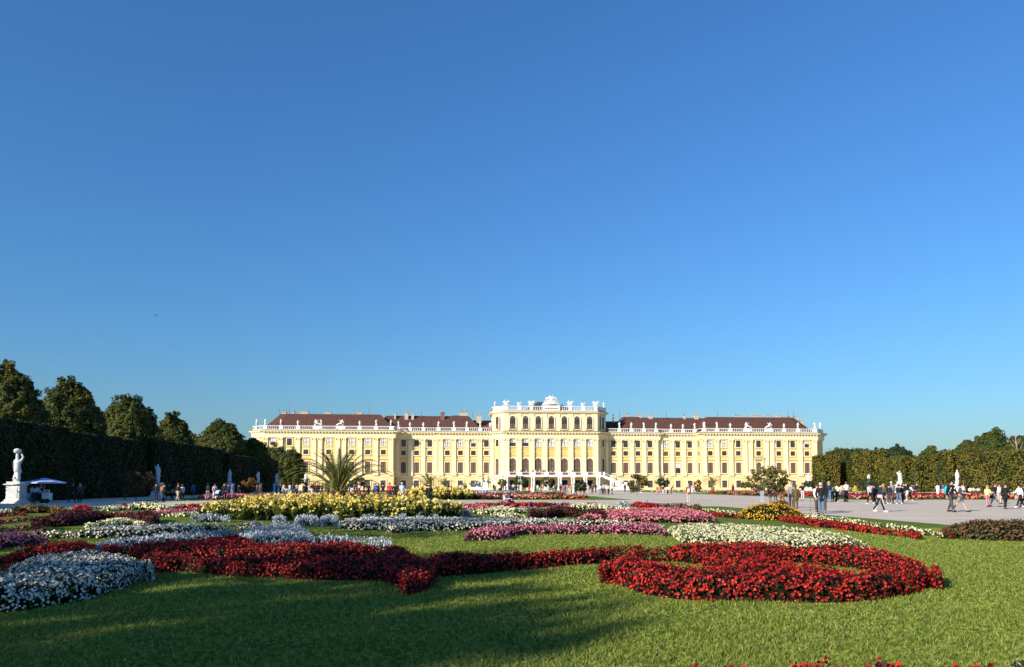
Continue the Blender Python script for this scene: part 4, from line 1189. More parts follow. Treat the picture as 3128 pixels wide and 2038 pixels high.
    link(nm, np_mesh(nm, Vf, Ff, [fm]), root)
    return root
def bed(T, B, h, kind, label, group=None, **k):
    poly = [tuple(G(x, y, h * .92)[:2]) for x, y in T] + [tuple(G(x, y, 0)[:2]) for x, y in reversed(B)]
    return bed_poly("flower_bed", poly, h, kind, label, group, **k)
def ell(cx, cy, rx, ry, n=18, rot=0.0):
    return [(cx + rx * math.cos(a) * math.cos(rot) - ry * math.sin(a) * math.sin(rot), cy + rx * math.cos(a) * math.sin(rot) + ry * math.sin(a) * math.cos(rot)) for a in [2 * math.pi * k / n for k in range(n)]]
H0 = .33
GN = "flower beds of the near parterre"; GF = "flower beds of the far parterres"
# -- nearest
bed([(-300, 1790), (0, 1757), (45, 1722), (87, 1705), (166, 1694), (278, 1686), (382, 1694), (444, 1712), (463, 1738)],
    [(-300, 1900), (0, 1885), (52, 1880), (139, 1868), (260, 1843), (347, 1819), (416, 1788), (463, 1755)], .32, 'white', "large mounded bed of white flowers at the left edge of the lawn", GN, rnd=1.5, dens=1.25)
bed([(-150, 1735), (0, 1705), (35, 1690), (156, 1682), (225, 1690), (290, 1686)], [(-150, 1800), (0, 1752), (60, 1722), (160, 1704), (290, 1697)], H0, 'deepred', "dark red bed just behind the large white mound", GN)
bed([(312, 1680), (380, 1668), (500, 1657), (600, 1652), (660, 1645), (720, 1638), (752, 1640), (774, 1660), (834, 1665), (935, 1663), (1036, 1662), (1120, 1663), (1171, 1668), (1235, 1690)],
    [(312, 1700), (420, 1722), (560, 1728), (700, 1726), (850, 1724), (1000, 1722), (1120, 1716), (1235, 1706)], H0, 'deepred', "back row of the dark red swirl, running along the silver foliage", GN)
bed([(440, 1705), (560, 1703), (700, 1701), (850, 1704), (1000, 1703), (1090, 1700), (1150, 1690), (1205, 1672), (1240, 1680), (1290, 1700), (1325, 1728)],
    [(440, 1736), (520, 1744), (607, 1758), (694, 1771), (801, 1775), (935, 1779), (1086, 1784), (1171, 1788), (1224, 1802), (1238, 1833), (1280, 1822), (1322, 1803), (1332, 1765)], H0, 'deepred', "front row of the dark red swirl, ending in a point on the grass", GN)
bed([(1285, 1700), (1355, 1692), (1490, 1693), (1568, 1692), (1702, 1682), (1803, 1675), (1887, 1666), (1965, 1668)],
    [(1330, 1770), (1400, 1766), (1534, 1756), (1635, 1746), (1736, 1738), (1837, 1727), (1890, 1712), (1965, 1704)], H0, 'deepred', "straight dark red band linking the swirl to the round red bed", GN)
TORUS = [(1840, 1739), (1850, 1718), (1887, 1699), (1971, 1682), (2039, 1668), (2106, 1662), (2200, 1665), (2273, 1661), (2338, 1657), (2368, 1670), (2489, 1670), (2640, 1674), (2748, 1692), (2834, 1722), (2869, 1758)]
TORB = [(1840, 1756), (1854, 1783), (1904, 1806), (1971, 1826), (2072, 1843), (2230, 1849), (2359, 1849), (2532, 1853), (2661, 1849), (2748, 1836), (2834, 1810), (2866, 1780)]
bed(TORUS, TORB, H0 + .02, 'red', "biggest bright red ring shaped bed on the sunny lawn", GN, holes=[ell(5.5, 12.75, .98, 2.05), ell(3.0, 13.2, .78, 1.9)])
# very near bottom edge, only the tips reach the picture
def strip(pts, h, kind, label, dens=.5, lift=0.0):
    poly = [tuple(G(x, y, h)[:2]) for x, y in pts]
    return bed_poly("flower_bed", poly, h, kind, label, GN, dens=dens)
bed([(2030, 2040), (2120, 2036), (2280, 2032), (2430, 2028), (2560, 2034), (2700, 2022), (2800, 2032), (2900, 2032), (3000, 2032), (3060, 2030)],
    [(2000, 2400), (2400, 2420), (2700, 2420), (3060, 2400)], .27, 'red', "red flowers peeking over the bottom edge of the photo", GN, dens=.55)
bed([(3062, 2026), (3128, 2012), (3300, 2000)], [(3062, 2300), (3160, 2300), (3300, 2300)], .27, 'white', "white flowers at the bottom right corner of the photo", GN)
# -- silver and white behind the swirl
bed([(288, 1680), (347, 1651), (486, 1643), (607, 1636), (694, 1629), (750, 1618), (801, 1608), (851, 1602), (902, 1602), (935, 1613), (945, 1627), (948, 1643), (1019, 1636), (1120, 1642), (1171, 1652), (1191, 1665)],
    [(300, 1690), (380, 1678), (500, 1666), (600, 1658), (715, 1648), (745, 1668), (774, 1680), (900, 1680), (1000, 1678), (1191, 1674)], .30, 'silver', "blue grey silver leaved bed between the dark red swirl and the white band", GN, upright=True, dens=.8)
bed([(100, 1626), (139, 1621), (243, 1624), (312, 1609), (434, 1608), (520, 1604), (659, 1604), (728, 1600), (801, 1601)],
    [(110, 1646), (146, 1652), (208, 1651), (347, 1649), (486, 1646), (590, 1636), (700, 1626), (801, 1614)], .28, 'white', "long greyish white band on the left lawn before the silver foliage", GN, dens=.8)
bed([(1036, 1592), (1080, 1585), (1137, 1583), (1250, 1583), (1400, 1584), (1600, 1585), (1702, 1590), (1921, 1594), (2010, 1604), (2029, 1612)],
    [(1040, 1621), (1100, 1624), (1171, 1624), (1211, 1638), (1240, 1630), (1330, 1626), (1430, 1627), (1650, 1618), (1900, 1616), (2029, 1629)], .28, 'white', "long shaded white band in the middle, behind the purple bed", GN, dens=.75)
bed([(1422, 1635), (1440, 1618), (1484, 1610), (1602, 1608), (1702, 1605), (1803, 1609), (1904, 1605), (1971, 1596), (2010, 1600), (2032, 1622)],
    [(1427, 1652), (1467, 1657), (1541, 1656), (1556, 1641), (1669, 1637), (1837, 1637), (1971, 1639), (2029, 1639)], .27, 'magenta', "long purple and pink band in the middle of the near parterre", GN)
bed([(2092, 1640), (2060, 1622), (2035, 1612), (2100, 1602), (2220, 1604), (2350, 1610), (2500, 1622), (2600, 1638), (2645, 1664)],
    [(2098, 1660), (2130, 1680), (2300, 1696), (2500, 1692), (2645, 1680)], .25, 'cream', "creamy white ring bed right behind the bright red ring", GN, holes=[ell(*G(2400, 1655, 0)[:2], .55, .35)], dens=.9)
bed([(-60, 1634), (0, 1632), (60, 1628), (120, 1634), (140, 1646)], [(-60, 1692), (0, 1686), (90, 1674), (140, 1662)], .27, 'magenta', "purple bed at the left edge behind the dark red bed", GN)
bed([(-60, 1612), (0, 1612), (60, 1607), (122, 1606), (130, 1616)], [(-60, 1630), (0, 1629), (130, 1625)], .22, 'pink', "short pink bed at the left edge above the purple bed", GN)
bed([(-60, 1593), (0, 1590), (60, 1583), (128, 1581)], [(-60, 1604), (0, 1600), (130, 1592)], .2, 'salmon', "thin salmon strip at the left edge leading to the maroon bed", GN)
bed([(-60, 1573), (0, 1570), (70, 1564), (75, 1570)], [(-60, 1584), (0, 1580), (70, 1575)], .2, 'red', "small red strip at the left edge near the pedestal", GN)
bed([(-60, 1566), (0, 1563), (34, 1561)], [(-60, 1573), (0, 1571), (36, 1566)], .2, 'white', "tiny white strip at the left edge beside the red strip", GN)
bed([(44, 1553), (70, 1547), (110, 1545), (160, 1549), (200, 1556)], [(42, 1568), (100, 1571), (200, 1567)], .4, 'bronze', "rusty bronze bushes in front of the statue pedestal", GN)
bed([(101, 1603), (130, 1580), (156, 1569), (243, 1560), (312, 1565), (416, 1573), (479, 1583)], [(104, 1608), (180, 1614), (240, 1607), (310, 1598), (400, 1596), (479, 1590)], .42, 'maroon', "dark maroon leafy bed on the left lawn", GN)
bed([(188, 1562), (230, 1557), (290, 1555), (360, 1553), (400, 1548)], [(188, 1568), (300, 1566), (400, 1560)], .22, 'cream', "cream strip behind the maroon bed, right of the bronze bushes", GN)
bed([(225, 1557), (250, 1553), (276, 1553)], [(225, 1564), (250, 1564), (276, 1563)], .34, 'red', "small red patch above the maroon bed", GN)
bed([(270, 1553), (330, 1548), (372, 1545), (372, 1550)], [(272, 1562), (330, 1563), (380, 1562)], .25, 'cream', "pale cream bed right of the small red patch", GN)
bed([(362, 1546), (385, 1543), (412, 1544)], [(362, 1552), (390, 1553), (412, 1551)], .25, 'red', "tiny red patch left of the dull red shrub tree's cream mound", GN)
bed([(392, 1545), (405, 1540), (440, 1537), (475, 1540), (500, 1548)], [(395, 1556), (430, 1560), (500, 1560)], .4, 'cream', "cream yellow mound round the dull red shrub tree", GN)
bed([(330, 1566), (390, 1568), (470, 1563), (520, 1560), (600, 1553), (640, 1553)], [(400, 1577), (485, 1584), (560, 1573), (640, 1566)], .22, 'pink', "pink band running from the maroon bed to the yellow cannas", GN)
bed([(498, 1570), (560, 1568), (612, 1566)], [(496, 1580), (560, 1582), (610, 1580)], .2, 'cream', "cream strip before the pink band by the silver clumps", GN)
bed([(540, 1549), (590, 1543), (660, 1543)], [(545, 1556), (600, 1556), (660, 1553)], .22, 'red', "red patch beside the left tip of the yellow cannas", GN)
bed([(520, 1549), (560, 1544), (585, 1541)], [(525, 1555), (560, 1551), (590, 1548)], .22, 'cream', "cream flecks behind the red patch near the cannas", GN)
bed([(264, 1606), (295, 1594), (330, 1589), (347, 1583), (399, 1585), (437, 1600)], [(264, 1621), (310, 1622), (380, 1615), (434, 1611)], .3, 'cream', "pale yellow mound attached to the left white band", GN)
# -- right of centre
bed([(1410, 1541), (1501, 1539), (1602, 1538), (1736, 1538)], [(1405, 1551), (1501, 1551), (1640, 1551), (1736, 1546)], .25, 'red', "long red strip behind the pink one, next to the gravel path", GN)
bed([(1786, 1541), (1805, 1539), (1825, 1542)], [(1786, 1547), (1825, 1547)], .22, 'red', "small dark red end patch beside the cream clump", GN)
bed([(1415, 1548), (1440, 1544), (1480, 1544), (1500, 1551), (1560, 1550), (1650, 1549), (1700, 1547)], [(1415, 1558), (1500, 1560), (1600, 1562), (1700, 1556)], .22, 'pink', "pink strip in front of the long red strip", GN)
bed([(1420, 1559), (1495, 1558), (1500, 1549), (1540, 1547), (1551, 1553), (1600, 1556), (1690, 1554)], [(1422, 1571), (1500, 1574), (1560, 1572), (1620, 1569), (1690, 1563)], .25, 'cream', "cream flowers in front of the pink strip", GN)
bed([(1503, 1574), (1530, 1567), (1570, 1567), (1602, 1578)], [(1503, 1583), (1550, 1589), (1602, 1587)], .22, 'cream', "small cream lobe before the longer cream strip", GN)
bed([(1615, 1565), (1660, 1558), (1686, 1551), (1736, 1550), (1820, 1561), (1854, 1570)], [(1622, 1578), (1662, 1590), (1700, 1582), (1780, 1583), (1837, 1581)], .45, 'maroon', "dark maroon curved leafy bed in the middle of the parterre", GN)
bed([(1729, 1545), (1786, 1541), (1840, 1543), (1870, 1549), (1931, 1554)], [(1735, 1555), (1837, 1560), (1931, 1562)], .25, 'cream', "pale yellow clump right behind the maroon curve", GN)
bed([(1830, 1562), (1880, 1558), (1971, 1557), (2000, 1554), (2039, 1552), (2106, 1557), (2150, 1564), (2173, 1572), (2183, 1584)],
    [(1850, 1590), (1904, 1597), (2022, 1600), (2106, 1601), (2176, 1597)], .3, 'pink', "largest pink bed with a domed right end", GN)
bed([(1765, 1588), (1770, 1578), (1786, 1573), (1837, 1575), (1887, 1583)], [(1765, 1597), (1820, 1598), (1887, 1597)], .28, 'pink', "light pink lobe in front of the maroon curve", GN)
bed([(1930, 1541), (1945, 1536), (1990, 1539), (2028, 1546)], [(1930, 1547), (1970, 1554), (2022, 1559)], .22, 'red', "red strip starting beside the small tree with silver plants", GN)
bed([(2022, 1546), (2060, 1541), (2110, 1543), (2140, 1551)], [(2022, 1556), (2080, 1561), (2140, 1559)], .36, 'bronze', "golden brown leafy patch near the gravel edge", GN)
bed([(2100, 1553), (2180, 1557), (2243, 1565)], [(2100, 1562), (2180, 1568), (2250, 1574)], .2, 'cream', "narrow cream strip leading to the golden mound", GN)
bed([(2143, 1562), (2200, 1567), (2255, 1575)], [(2150, 1576), (2200, 1583), (2255, 1585)], .22, 'red', "red strip that meets the golden mound on its left", GN)
bed_poly("flower_bed", ell(X(2351, 33.9), 33.9, 1.42, 1.5), .34, 'gold', "golden yellow mound round the larger small tree", GN, mound=.36, rnd=1.2, size=.055, dens=.8)
bed_poly("flower_bed", ell(X(2378, 34.9), 34.9, .42, .45), .86, 'redgold', "orange red flowers on top of the golden mound", GN, size=.055, rnd=.4)
bed([(2376, 1579), (2428, 1579), (2532, 1592), (2661, 1609), (2791, 1627), (2810, 1632)], [(2381, 1596), (2489, 1611), (2618, 1631), (2748, 1645), (2810, 1645)], .24, 'red', "long diagonal red strip along the gravel edge", GN)
bed([(2437, 1575), (2532, 1583), (2661, 1595), (2791, 1612), (2873, 1625), (2876, 1632)], [(2437, 1583), (2532, 1594), (2661, 1611), (2791, 1629), (2815, 1643), (2870, 1642)], .22, 'cream', "long diagonal cream strip behind the red one at the gravel edge", GN)
bed([(2868, 1624), (2900, 1622), (2905, 1630)], [(2868, 1641), (2900, 1641)], .24, 'red', "short red end of the diagonal strip touching the brown shrubs", GN)
bed_poly("shrub_bed", ell(X(3090, 21.4), 21.5, 1.85, 1.4), .34, 'fuchsia', "wide bushy brown green shrubs with reddish tips at the right edge", GN, cat="shrub bed", size=.055, mound=.18, rnd=1.0)
# -- silver edging in front of the cannas
for (x0, x1, y0, y1, lab) in [(585, 700, 1569, 1598, "silver white foliage clump at the left tip of the yellow cannas"), (838, 868, 1574, 1599, "silver foliage tuft before the cannas, left of the palm"),
                              (905, 968, 1579, 1600, "silver foliage tufts before the cannas under the palm"), (980, 1030, 1580, 1599, "silver foliage tuft left of the shaded white band"),
                              (1110, 1240, 1567, 1590, "silver foliage behind the shaded white band"), (1270, 1335, 1564, 1586, "silver tuft before the right part of the cannas"), (1340, 1434, 1556, 1580, "silver foliage at the right tip of the cannas")]:
    bed([(x0, y0 + 8), (x0 + (x1 - x0) * .3, y0 + 4), (x0 + (x1 - x0) * .7, y0 + 4), (x1, y0 + 7)], [(x0, y1), (x0 + (x1 - x0) * .5, y1 + 1), (x1, y1 - 2)], .34, 'silver', lab, "silver foliage clumps edging the cannas", upright=True, cat="foliage clump")
# -- silver round the small tree
bed([(1890, 1539), (1920, 1535), (1960, 1534), (1988, 1538)], [(1890, 1543), (1930, 1547), (1988, 1543)], .3, 'silver', "grey silver foliage at the foot of the small tree by the gravel", GN, upright=True, dens=.5, cat="foliage clump")

# -- far parterres: rows in the garden frame
def gb(x0, x1, y0, y1, h, kind, label, wob=.5, seed=0, **k):
    rg = random.Random(seed); n = 8
    T = [gw(x0 + (x1 - x0) * i / n, y1 + rg.uniform(-wob, wob)) for i in range(n + 1)]
    B = [gw(x0 + (x1 - x0) * i / n, y0 + rg.uniform(-wob, wob)) for i in range(n + 1)]
    return bed_poly("flower_bed", T + B[::-1], h, kind, label, GF, sm=1, **k)
far = [
 (-24, 6.5, 79.2, 80.8, .32, 'maroon', "dark edging strip nearest the far lawn's front edge"),
 (-24, 4.5, 81.3, 83.0, .36, 'pink', "long pink strip behind the dark edging on the far lawn"),
 (5.5, 13.5, 80.0, 81.8, .34, 'salmon', "orange strip right of the kneeling person on the far lawn"),
 (-22, 12, 85.0, 86.0, .3, 'cream', "thin cream strip crossing the far lawn"),
 (-20, 3, 87.0, 89.5, .4, 'maroon', "dark maroon swirl on the far lawn"),
 (6, 11, 88.0, 91.0, .34, 'pink', "pink swirl behind the orange strip on the far lawn"),
 (12, 15.5, 84, 85.5, .3, 'red', "short red bed before the round green tree"),
 (-24, 5, 93, 95, .3, 'salmon', "salmon strip in the middle of the far lawn"),
 (7, 14.5, 95, 97.5, .5, 'bronze', "olive brown bushes on the far lawn before the arcade"),
 (-20, 7, 100, 102.5, .3, 'red', "red strip in the back half of the far lawn"),
 (-22, 2, 106, 108, .35, 'cream', "cream strip in the back half of the far lawn"),
 (-20, 4, 112, 115, .35, 'redgold', "orange red strip nearest the arcade"),
 (2, 9, 107, 111, .5, 'silver', "grey silver patch before the arcade"),
 (44, 60, 78, 80, .3, 'salmon', "rusty edging strip on the right far lawn"),
 (45, 62, 81.5, 84, .45, 'red', "dark red strip behind the strollers on the right lawn"),
 (62, 82, 79, 81, .3, 'red', "red edging strip behind the two walking men"),
 (64, 80, 83, 86, .35, 'cream', "cream strip behind the two walking men"),
 (66, 78, 88, 91, .6, 'bronze', "golden olive bushes before the seated people"),
 (47, 53, 88, 91, .5, 'silver', "silver grey foliage on the right lawn beside the man in the white shirt"),
 (44, 60, 108, 111, .4, 'salmon', "orange flowers behind the brown coated people"),
 (44, 56, 99, 101, .3, 'red', "red strip between the golden mound tree and the lawn"),
 (44.5, 58, 116, 118.5, .4, 'pink', "pink strip in front of the palace's right wing"),
 (45, 60, 122, 125, .4, 'bronze', "bronze patch in front of the palace's right wing"),
 (46, 62, 129, 131, .28, 'red', "red strip furthest back on the right lawn"),
 (-20, 10, 152, 154, .25, 'red', "red flowers at the foot of the stairs"),
 (-24, 8, 166, 168, .25, 'salmon', "salmon flowers close to the palace's left wing"),
 (43, 70, 155, 158, .25, 'cream', "cream flowers close to the palace's right wing"),
 (45, 75, 166, 168, .3, 'yellow', "yellow flowers nearest the palace's right wing"),
 (-28, -12, 82, 88, .4, 'pink', "pink bed hidden behind the palm's trunk"),
]
for i, f in enumerate(far): gb(*f[:4], f[4], f[5], f[6], seed=i, upright=(f[5] == 'silver'))

# ------------------------------------------------------------------ cannas
def cannas(name, cx, cy, rx, ry, n, label, hgt=.85, z0=.12, seed=0, grp=None, fs=1.0, skip=None):
    rg = np.random.default_rng(seed)
    root = empty(name, (cx, cy, 0), label=label, cat="flower bed", group=grp)
    a = rg.uniform(0, 6.283, n); q = np.sqrt(rg.uniform(0, 1, n))
    bx = np.cos(a) * q * rx; by = np.sin(a) * q * ry; bz = z0 * (1 - q ** 2)
    hh = hgt * rg.uniform(.7, 1.1, n) * (1 - .38 * q ** 4)
    LV = []; LF = []; b = 0
    for i in range(n):
        for k in range(8):
            t = rg.uniform(0, 6.283); l = rg.uniform(.32, .52); w = rg.uniform(.05, .085); s = rg.uniform(.05, .6) * hh[i]
            dx, dy = math.cos(t), math.sin(t); lean = rg.uniform(.25, .7)
            p0 = np.array([bx[i], by[i], bz[i] + s]); p1 = p0 + np.array([dx * lean * l * .5, dy * lean * l * .5, l * .55]); p2 = p1 + np.array([dx * lean * l * .7, dy * lean * l * .7, l * .25])
            sd = np.array([-dy, dx, 0])
            LV += [p0 - sd * .01, p0 + sd * .01, p1 + sd * w, p1 - sd * w, p2 + sd * .012, p2 - sd * .012]
            LF += [[b, b + 1, b + 2, b + 3], [b + 3, b + 2, b + 4, b + 5]]; b += 6
        LV += [(bx[i] - .01, by[i], bz[i]), (bx[i] + .01, by[i], bz[i]), (bx[i] + .01, by[i], bz[i] + hh[i]), (bx[i] - .01, by[i], bz[i] + hh[i])]
        LF += [[b, b + 1, b + 2, b + 3]]; b += 4
    link("foliage", np_mesh("foliage", LV, LF, [FL['yellow'][1]]), root)
    m = 9; Pn = np.repeat(np.column_stack([bx, by, bz + hh]), m, 0) + np.column_stack([rg.normal(0, .06, n * m), rg.normal(0, .06, n * m), rg.uniform(-.22, .06, n * m)])
    Nn = np.column_stack([rg.normal(0, .6, n * m), rg.normal(0, .6, n * m), np.full(n * m, .7)])
    V, Fq = flowers(Pn, Nn, .145 * fs, petals=4, cup=.6)
    link("blossoms", np_mesh("blossoms", V, Fq, [FL['yellow'][0]]), root)
    g = MB(); g.add([(rx * 1.02 * math.cos(t), ry * 1.02 * math.sin(t), .012) for t in [6.283 * k / 24 for k in range(24)]] + [(0, 0, z0)], [(k, (k + 1) % 24, 24) for k in range(24)], M['soil'])
    g.build("soil", root)
    return root
CX, CYY = X(1020, 35.0), 35.0
cannas("canna_bed", CX, CYY, 6.1, 3.6, 760, "big bed of tall yellow cannas round the large palm", .96, .14, 3, GN)
pc = P(1330, 1500, 78); cannas("canna_bed", pc.x, 80, 4.2, 3.0, 190, "smaller yellow canna bed round the small palm, left of the arcade", 1.15, .15, 4, GF, 1.9)
pc = P(2600, 1500, 96); cannas("canna_bed", pc.x, 98, 3.0, 2.2, 90, "yellow cannas behind the man in the white shirt", 1.05, .25, 5, GF, 2.2)

# ------------------------------------------------------------------ palms
PALM_LEAF = leafmat("palm_leaflet", [(0.10, 0.14, 0.035), (0.16, 0.20, 0.045), (0.24, 0.25, 0.07), (0.07, 0.10, 0.03)], trans=.25)
PALM_RIB = mk("palm_rib", (0.30, 0.27, 0.10), var=.2)
PALM_TR = mk("palm_trunk_boots", (0.26, 0.15, 0.08), c2=(0.13, 0.075, 0.04), scale=9, bump=.8, bscale=14)
def frond(L_, rise, droop, az, rg, wl=.27, stiff=1.0):
    """arching rib with two rows of leaflets, as one mesh"""
    n = 34; pts = []
    p = Vector((0, 0, 0)); el = rise
    for i in range(n + 1):
        pts.append(p.copy())
        el -= droop / n * (0.35 + 1.5 * i / n)
        p = p + Vector((math.cos(el), 0, math.sin(el))) * (L_ / n)
    mb = MB(); mb.tube([pts[i] for i in range(0, n + 1, 2)], [.028 * (1 - .85 * i / n) for i in range(0, n + 1, 2)], PALM_RIB, 5)
    V = []; Fs = []; b = 0
    for i in range(3, n + 1):
        t = i / n
        w = wl * (math.sin(math.pi * min(1, t * 1.02 + .02)) ** .55) * (1 - .25 * t) + .05
        d = (pts[i] - pts[i - 1]).normalized()
        up = Vector((0, 1, 0)).cross(d) * -1
        for sd in (-1, 1):
            for q in (0, .5):
                o = pts[i - 1].lerp(pts[i], q + rg.uniform(-.1, .1))
                tip = o + (Vector((0, sd, 0)) * rg.uniform(.62, .85) + d * .75 + up * rg.uniform(.05, .4) * stiff).normalized() * w * rg.uniform(.8, 1.1)
                tip.z -= w * rg.uniform(.0, .18)
                s_ = d * .022
                V += [o - s_, o + s_, tip]; Fs.append((b, b + 1, b + 2)); b += 3
    mb.add(V, Fs, PALM_LEAF)
    return mb.mesh("frond")
def palm(name, x, y, z, th, tr, L_, n, label, grp=None, seed=0, side=None, low=.15, meshes=None, tm=None, cat="palm tree"):
    rg = random.Random(seed)
    root = empty(name, (x, y, z), label=label, cat=cat, group=grp)
    mb = MB(); mb.lathe([(tr * .75, -.1), (tr * .95, th * .3), (tr * 1.15, th * .7), (tr * 1.0, th), (tr * .35, th * 1.25)], PALM_TR, 12)
    for k in range(int(90 * min(1, th))):
        a = k * 2.4; zz = th * (.1 + .9 * k / (90 * min(1, th))); r_ = tr * 1.05
        c, s = math.cos(a), math.sin(a)
        mb.tube([(c * r_ * .7, s * r_ * .7, zz), (c * r_ * 1.2, s * r_ * 1.2, zz + .10), (c * r_ * 1.35, s * r_ * 1.35, zz + .2)], [.055, .04, .02], PALM_TR, 4)
    mb.build("trunk", root)
    if meshes is None:
        meshes = [frond(l_ * L_ / 2.5, R(e), R(d), 0, rg) for e, d, l_ in [(84, 40, 2.2), (77, 62, 2.45), (71, 84, 2.6), (65, 92, 2.9), (57, 88, 3.1), (48, 80, 3.0), (40, 84, 2.5), (66, 70, 2.1)]]
    for k in range(n):
        t = k / n; a = k * 2.39996 + rg.uniform(-.2, .2)
        me = meshes[min(7, int(t * 7.99))]
        o = link("frond", me, root, (math.cos(a) * tr * .35, math.sin(a) * tr * .35, th * (1.12 - .15 * t)), (rg.uniform(-.12, .12), 0, a), (rg.uniform(.9, 1.08),) * 3)
    return meshes
PMESH = palm("palm", X(1035, 35), 35.0, .14, 1.08, .26, 2.5, 46, "large date palm with arching fronds in the yellow cannas", seed=5)
for i, (px, D, s, lab) in enumerate([(1310, 80, 1.25, "small palm left of the arcade, behind the cannas"), (938, 150, 1.3, "small palm by the end of the shaded hedge in front of the palace"),
                                     (2175, 135, 1.35, "small palm before the palace's right wing"), (1357, 120, 1.2, "tiny palm right of the small canna bed palm"), (1000, 92, .9, "little palm half hidden behind the big palm's trunk")]):
    rt = empty("palm", (X(px, D), D, 0.1), random.uniform(0, 6), label=lab, cat="palm tree", group="small palms near the palace")
    rt.scale = (s, s, s)
    mb = MB(); mb.lathe([(.2, 0), (.24, .4), (.2, .8)], PALM_TR, 8); mb.build("trunk", rt)
    for k in range(26):
        a = k * 2.4; link("frond", PMESH[k % 7 if k > 4 else k % 3], rt, (0, 0, .85), (0, 0, a), (.72,) * 3)

# ------------------------------------------------------------------ small trees in the beds
def ltree(px, D, h, rx, crown_h, label, mat, z=0.0, seed=1, n=2600, leaf=.13, barkm='palebark', tr=.035, clumps=46, trunkless=False):
    return tree("small_tree", X(px, D), D, h, rx, label, group="small round trees in the parterre", mat=mat, base=h - crown_h, rz=crown_h / 2, trunk_r=tr, n=n, leaf=leaf, seed=seed,
                egg=0.0, clumps=clumps, core=0, limbs=6, barkm=M[barkm], z=z)
ltree(2345, 34.2, 2.0, .88, 1.08, "larger small tree with orange tinged leaves on the golden mound", 'maple', z=.35, seed=3, n=1150, leaf=.12, tr=.045, clumps=70)
ltree(1945, 60, 2.35, .88, 1.25, "small tree with rusty top leaves beside silver plants at the gravel edge", 'maple', seed=4, n=1200, leaf=.15, tr=.05)
ltree(1773, 100, 2.1, .86, 1.4, "round dense green tree in front of the arcade", 'darkgreen', seed=5, n=3000, leaf=.17, tr=.05)
ltree(420, 74, 2.85, 1.75, 2.1, "dull red leafed shrub tree in the shade of the left hedge", 'dull_red', seed=6, n=3800, leaf=.18, barkm='bark', tr=.05)
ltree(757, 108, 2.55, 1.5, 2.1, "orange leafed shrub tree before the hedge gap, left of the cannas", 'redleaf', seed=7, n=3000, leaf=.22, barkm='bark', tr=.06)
ltree(2276, 150, 2.1, 1.0, 1.1, "tiny round tree before the palace, left of the golden mound tree", 'maple', seed=8, n=900, leaf=.26, tr=.06)
ltree(2471, 150, 2.3, 1.1, 1.1, "tiny clipped tree in front of the palace's right corner", 'darkgreen', seed=9, n=900, leaf=.26, tr=.06)
ltree(2130, 150, 2.5, .8, 2.1, "small reddish conical bush before the palace's right wing", 'redleaf', seed=10, n=1200, leaf=.26, tr=.06)
ltree(1590, 190, 3.8, 1.6, 2.3, "round leafy tub tree before the arcade's second bay", 'green', seed=11, n=1200, leaf=.3, tr=.06)
ltree(1668, 195, 3.6, 1.5, 2.4, "rusty leafed tub tree before the arcade's middle", 'maple', seed=12, n=1200, leaf=.3, tr=.06)
ltree(1534, 196, 3.0, 1.2, 1.6, "small green tub tree under the left stair", 'green', seed=13, n=900, leaf=.3, tr=.06)
ltree(1100, 150, 3.0, 1.3, 1.6, "dark reddish tub tree right of the big palm", 'dull_red', seed=14, n=900, leaf=.3, tr=.06)
ltree(2024, 165, 3.0, 1.4, 1.6, "small green tree before the step in the palace's right wing", 'darkgreen', seed=15, n=900, leaf=.3, tr=.06)
ltree(2665, 92, 2.2, 1.6, 1.9, "dark green bush left of the grey jacketed woman", 'darkgreen', seed=16, n=1500, leaf=.2, tr=.06)

# ------------------------------------------------------------------ grass blades near the camera
def grass():
    rg = np.random.default_rng(99)
    n = 950000
    y = 5.6 + (rg.uniform(0, 1, n) ** 1.8) * 21
    x = rg.uniform(-.92, .95, n) * y
    Q = np.column_stack([x, y]); k = np.ones(n, bool)
    for poly, holes in BED_POLYS:
        A = np.array(poly)
        if A[:, 1].min() > 27: continue
        i = inside(Q, poly)
        for h_ in holes: i &= ~inside(Q, h_)
        k &= ~i
    Q = Q[k]
    gx = Q[:, 0] * CT + Q[:, 1] * ST; Q = Q[gx < 19.2]; n = len(Q)
    D = Q[:, 1]
    tuft = .5 + .5 * np.sin(Q[:, 0] * 3.1 + 2 * np.sin(Q[:, 1] * 1.7)) * np.sin(Q[:, 1] * 2.7 + 1.3 * np.sin(Q[:, 0] * 2.1))
    h = rg.uniform(.02, .05, n) * (.6 + .8 * tuft) * np.where(rg.random(n) < .06, 1.7, 1); w = .0045 + D * .0005
    a = rg.uniform(0, 6.283, n); l = rg.normal(0, .55, (n, 2)) * h[:, None]
    V = np.empty((n, 3, 3)); dx = np.column_stack([np.cos(a), np.sin(a)]) * w[:, None]
    V[:, 0, :2] = Q - dx; V[:, 1, :2] = Q + dx; V[:, 2, :2] = Q + l
    V[:, 0, 2] = V[:, 1, 2] = .033; V[:, 2, 2] = h + .03
    mt = leafmat("grass_blade", [(0.18, 0.25, 0.028), (0.26, 0.33, 0.045), (0.37, 0.40, 0.075), (0.50, 0.48, 0.17)], trans=.35, patch=([(0.065, 0.125, 0.016), (0.10, 0.17, 0.022), (0.15, 0.20, 0.028)], 15.0))
    tag(link("grass", np_mesh("grass", V.reshape(-1, 3), np.arange(n * 3).reshape(-1, 3), [mt])), "short mown grass blades of the near lawn", "grass", kind="stuff")
grass()
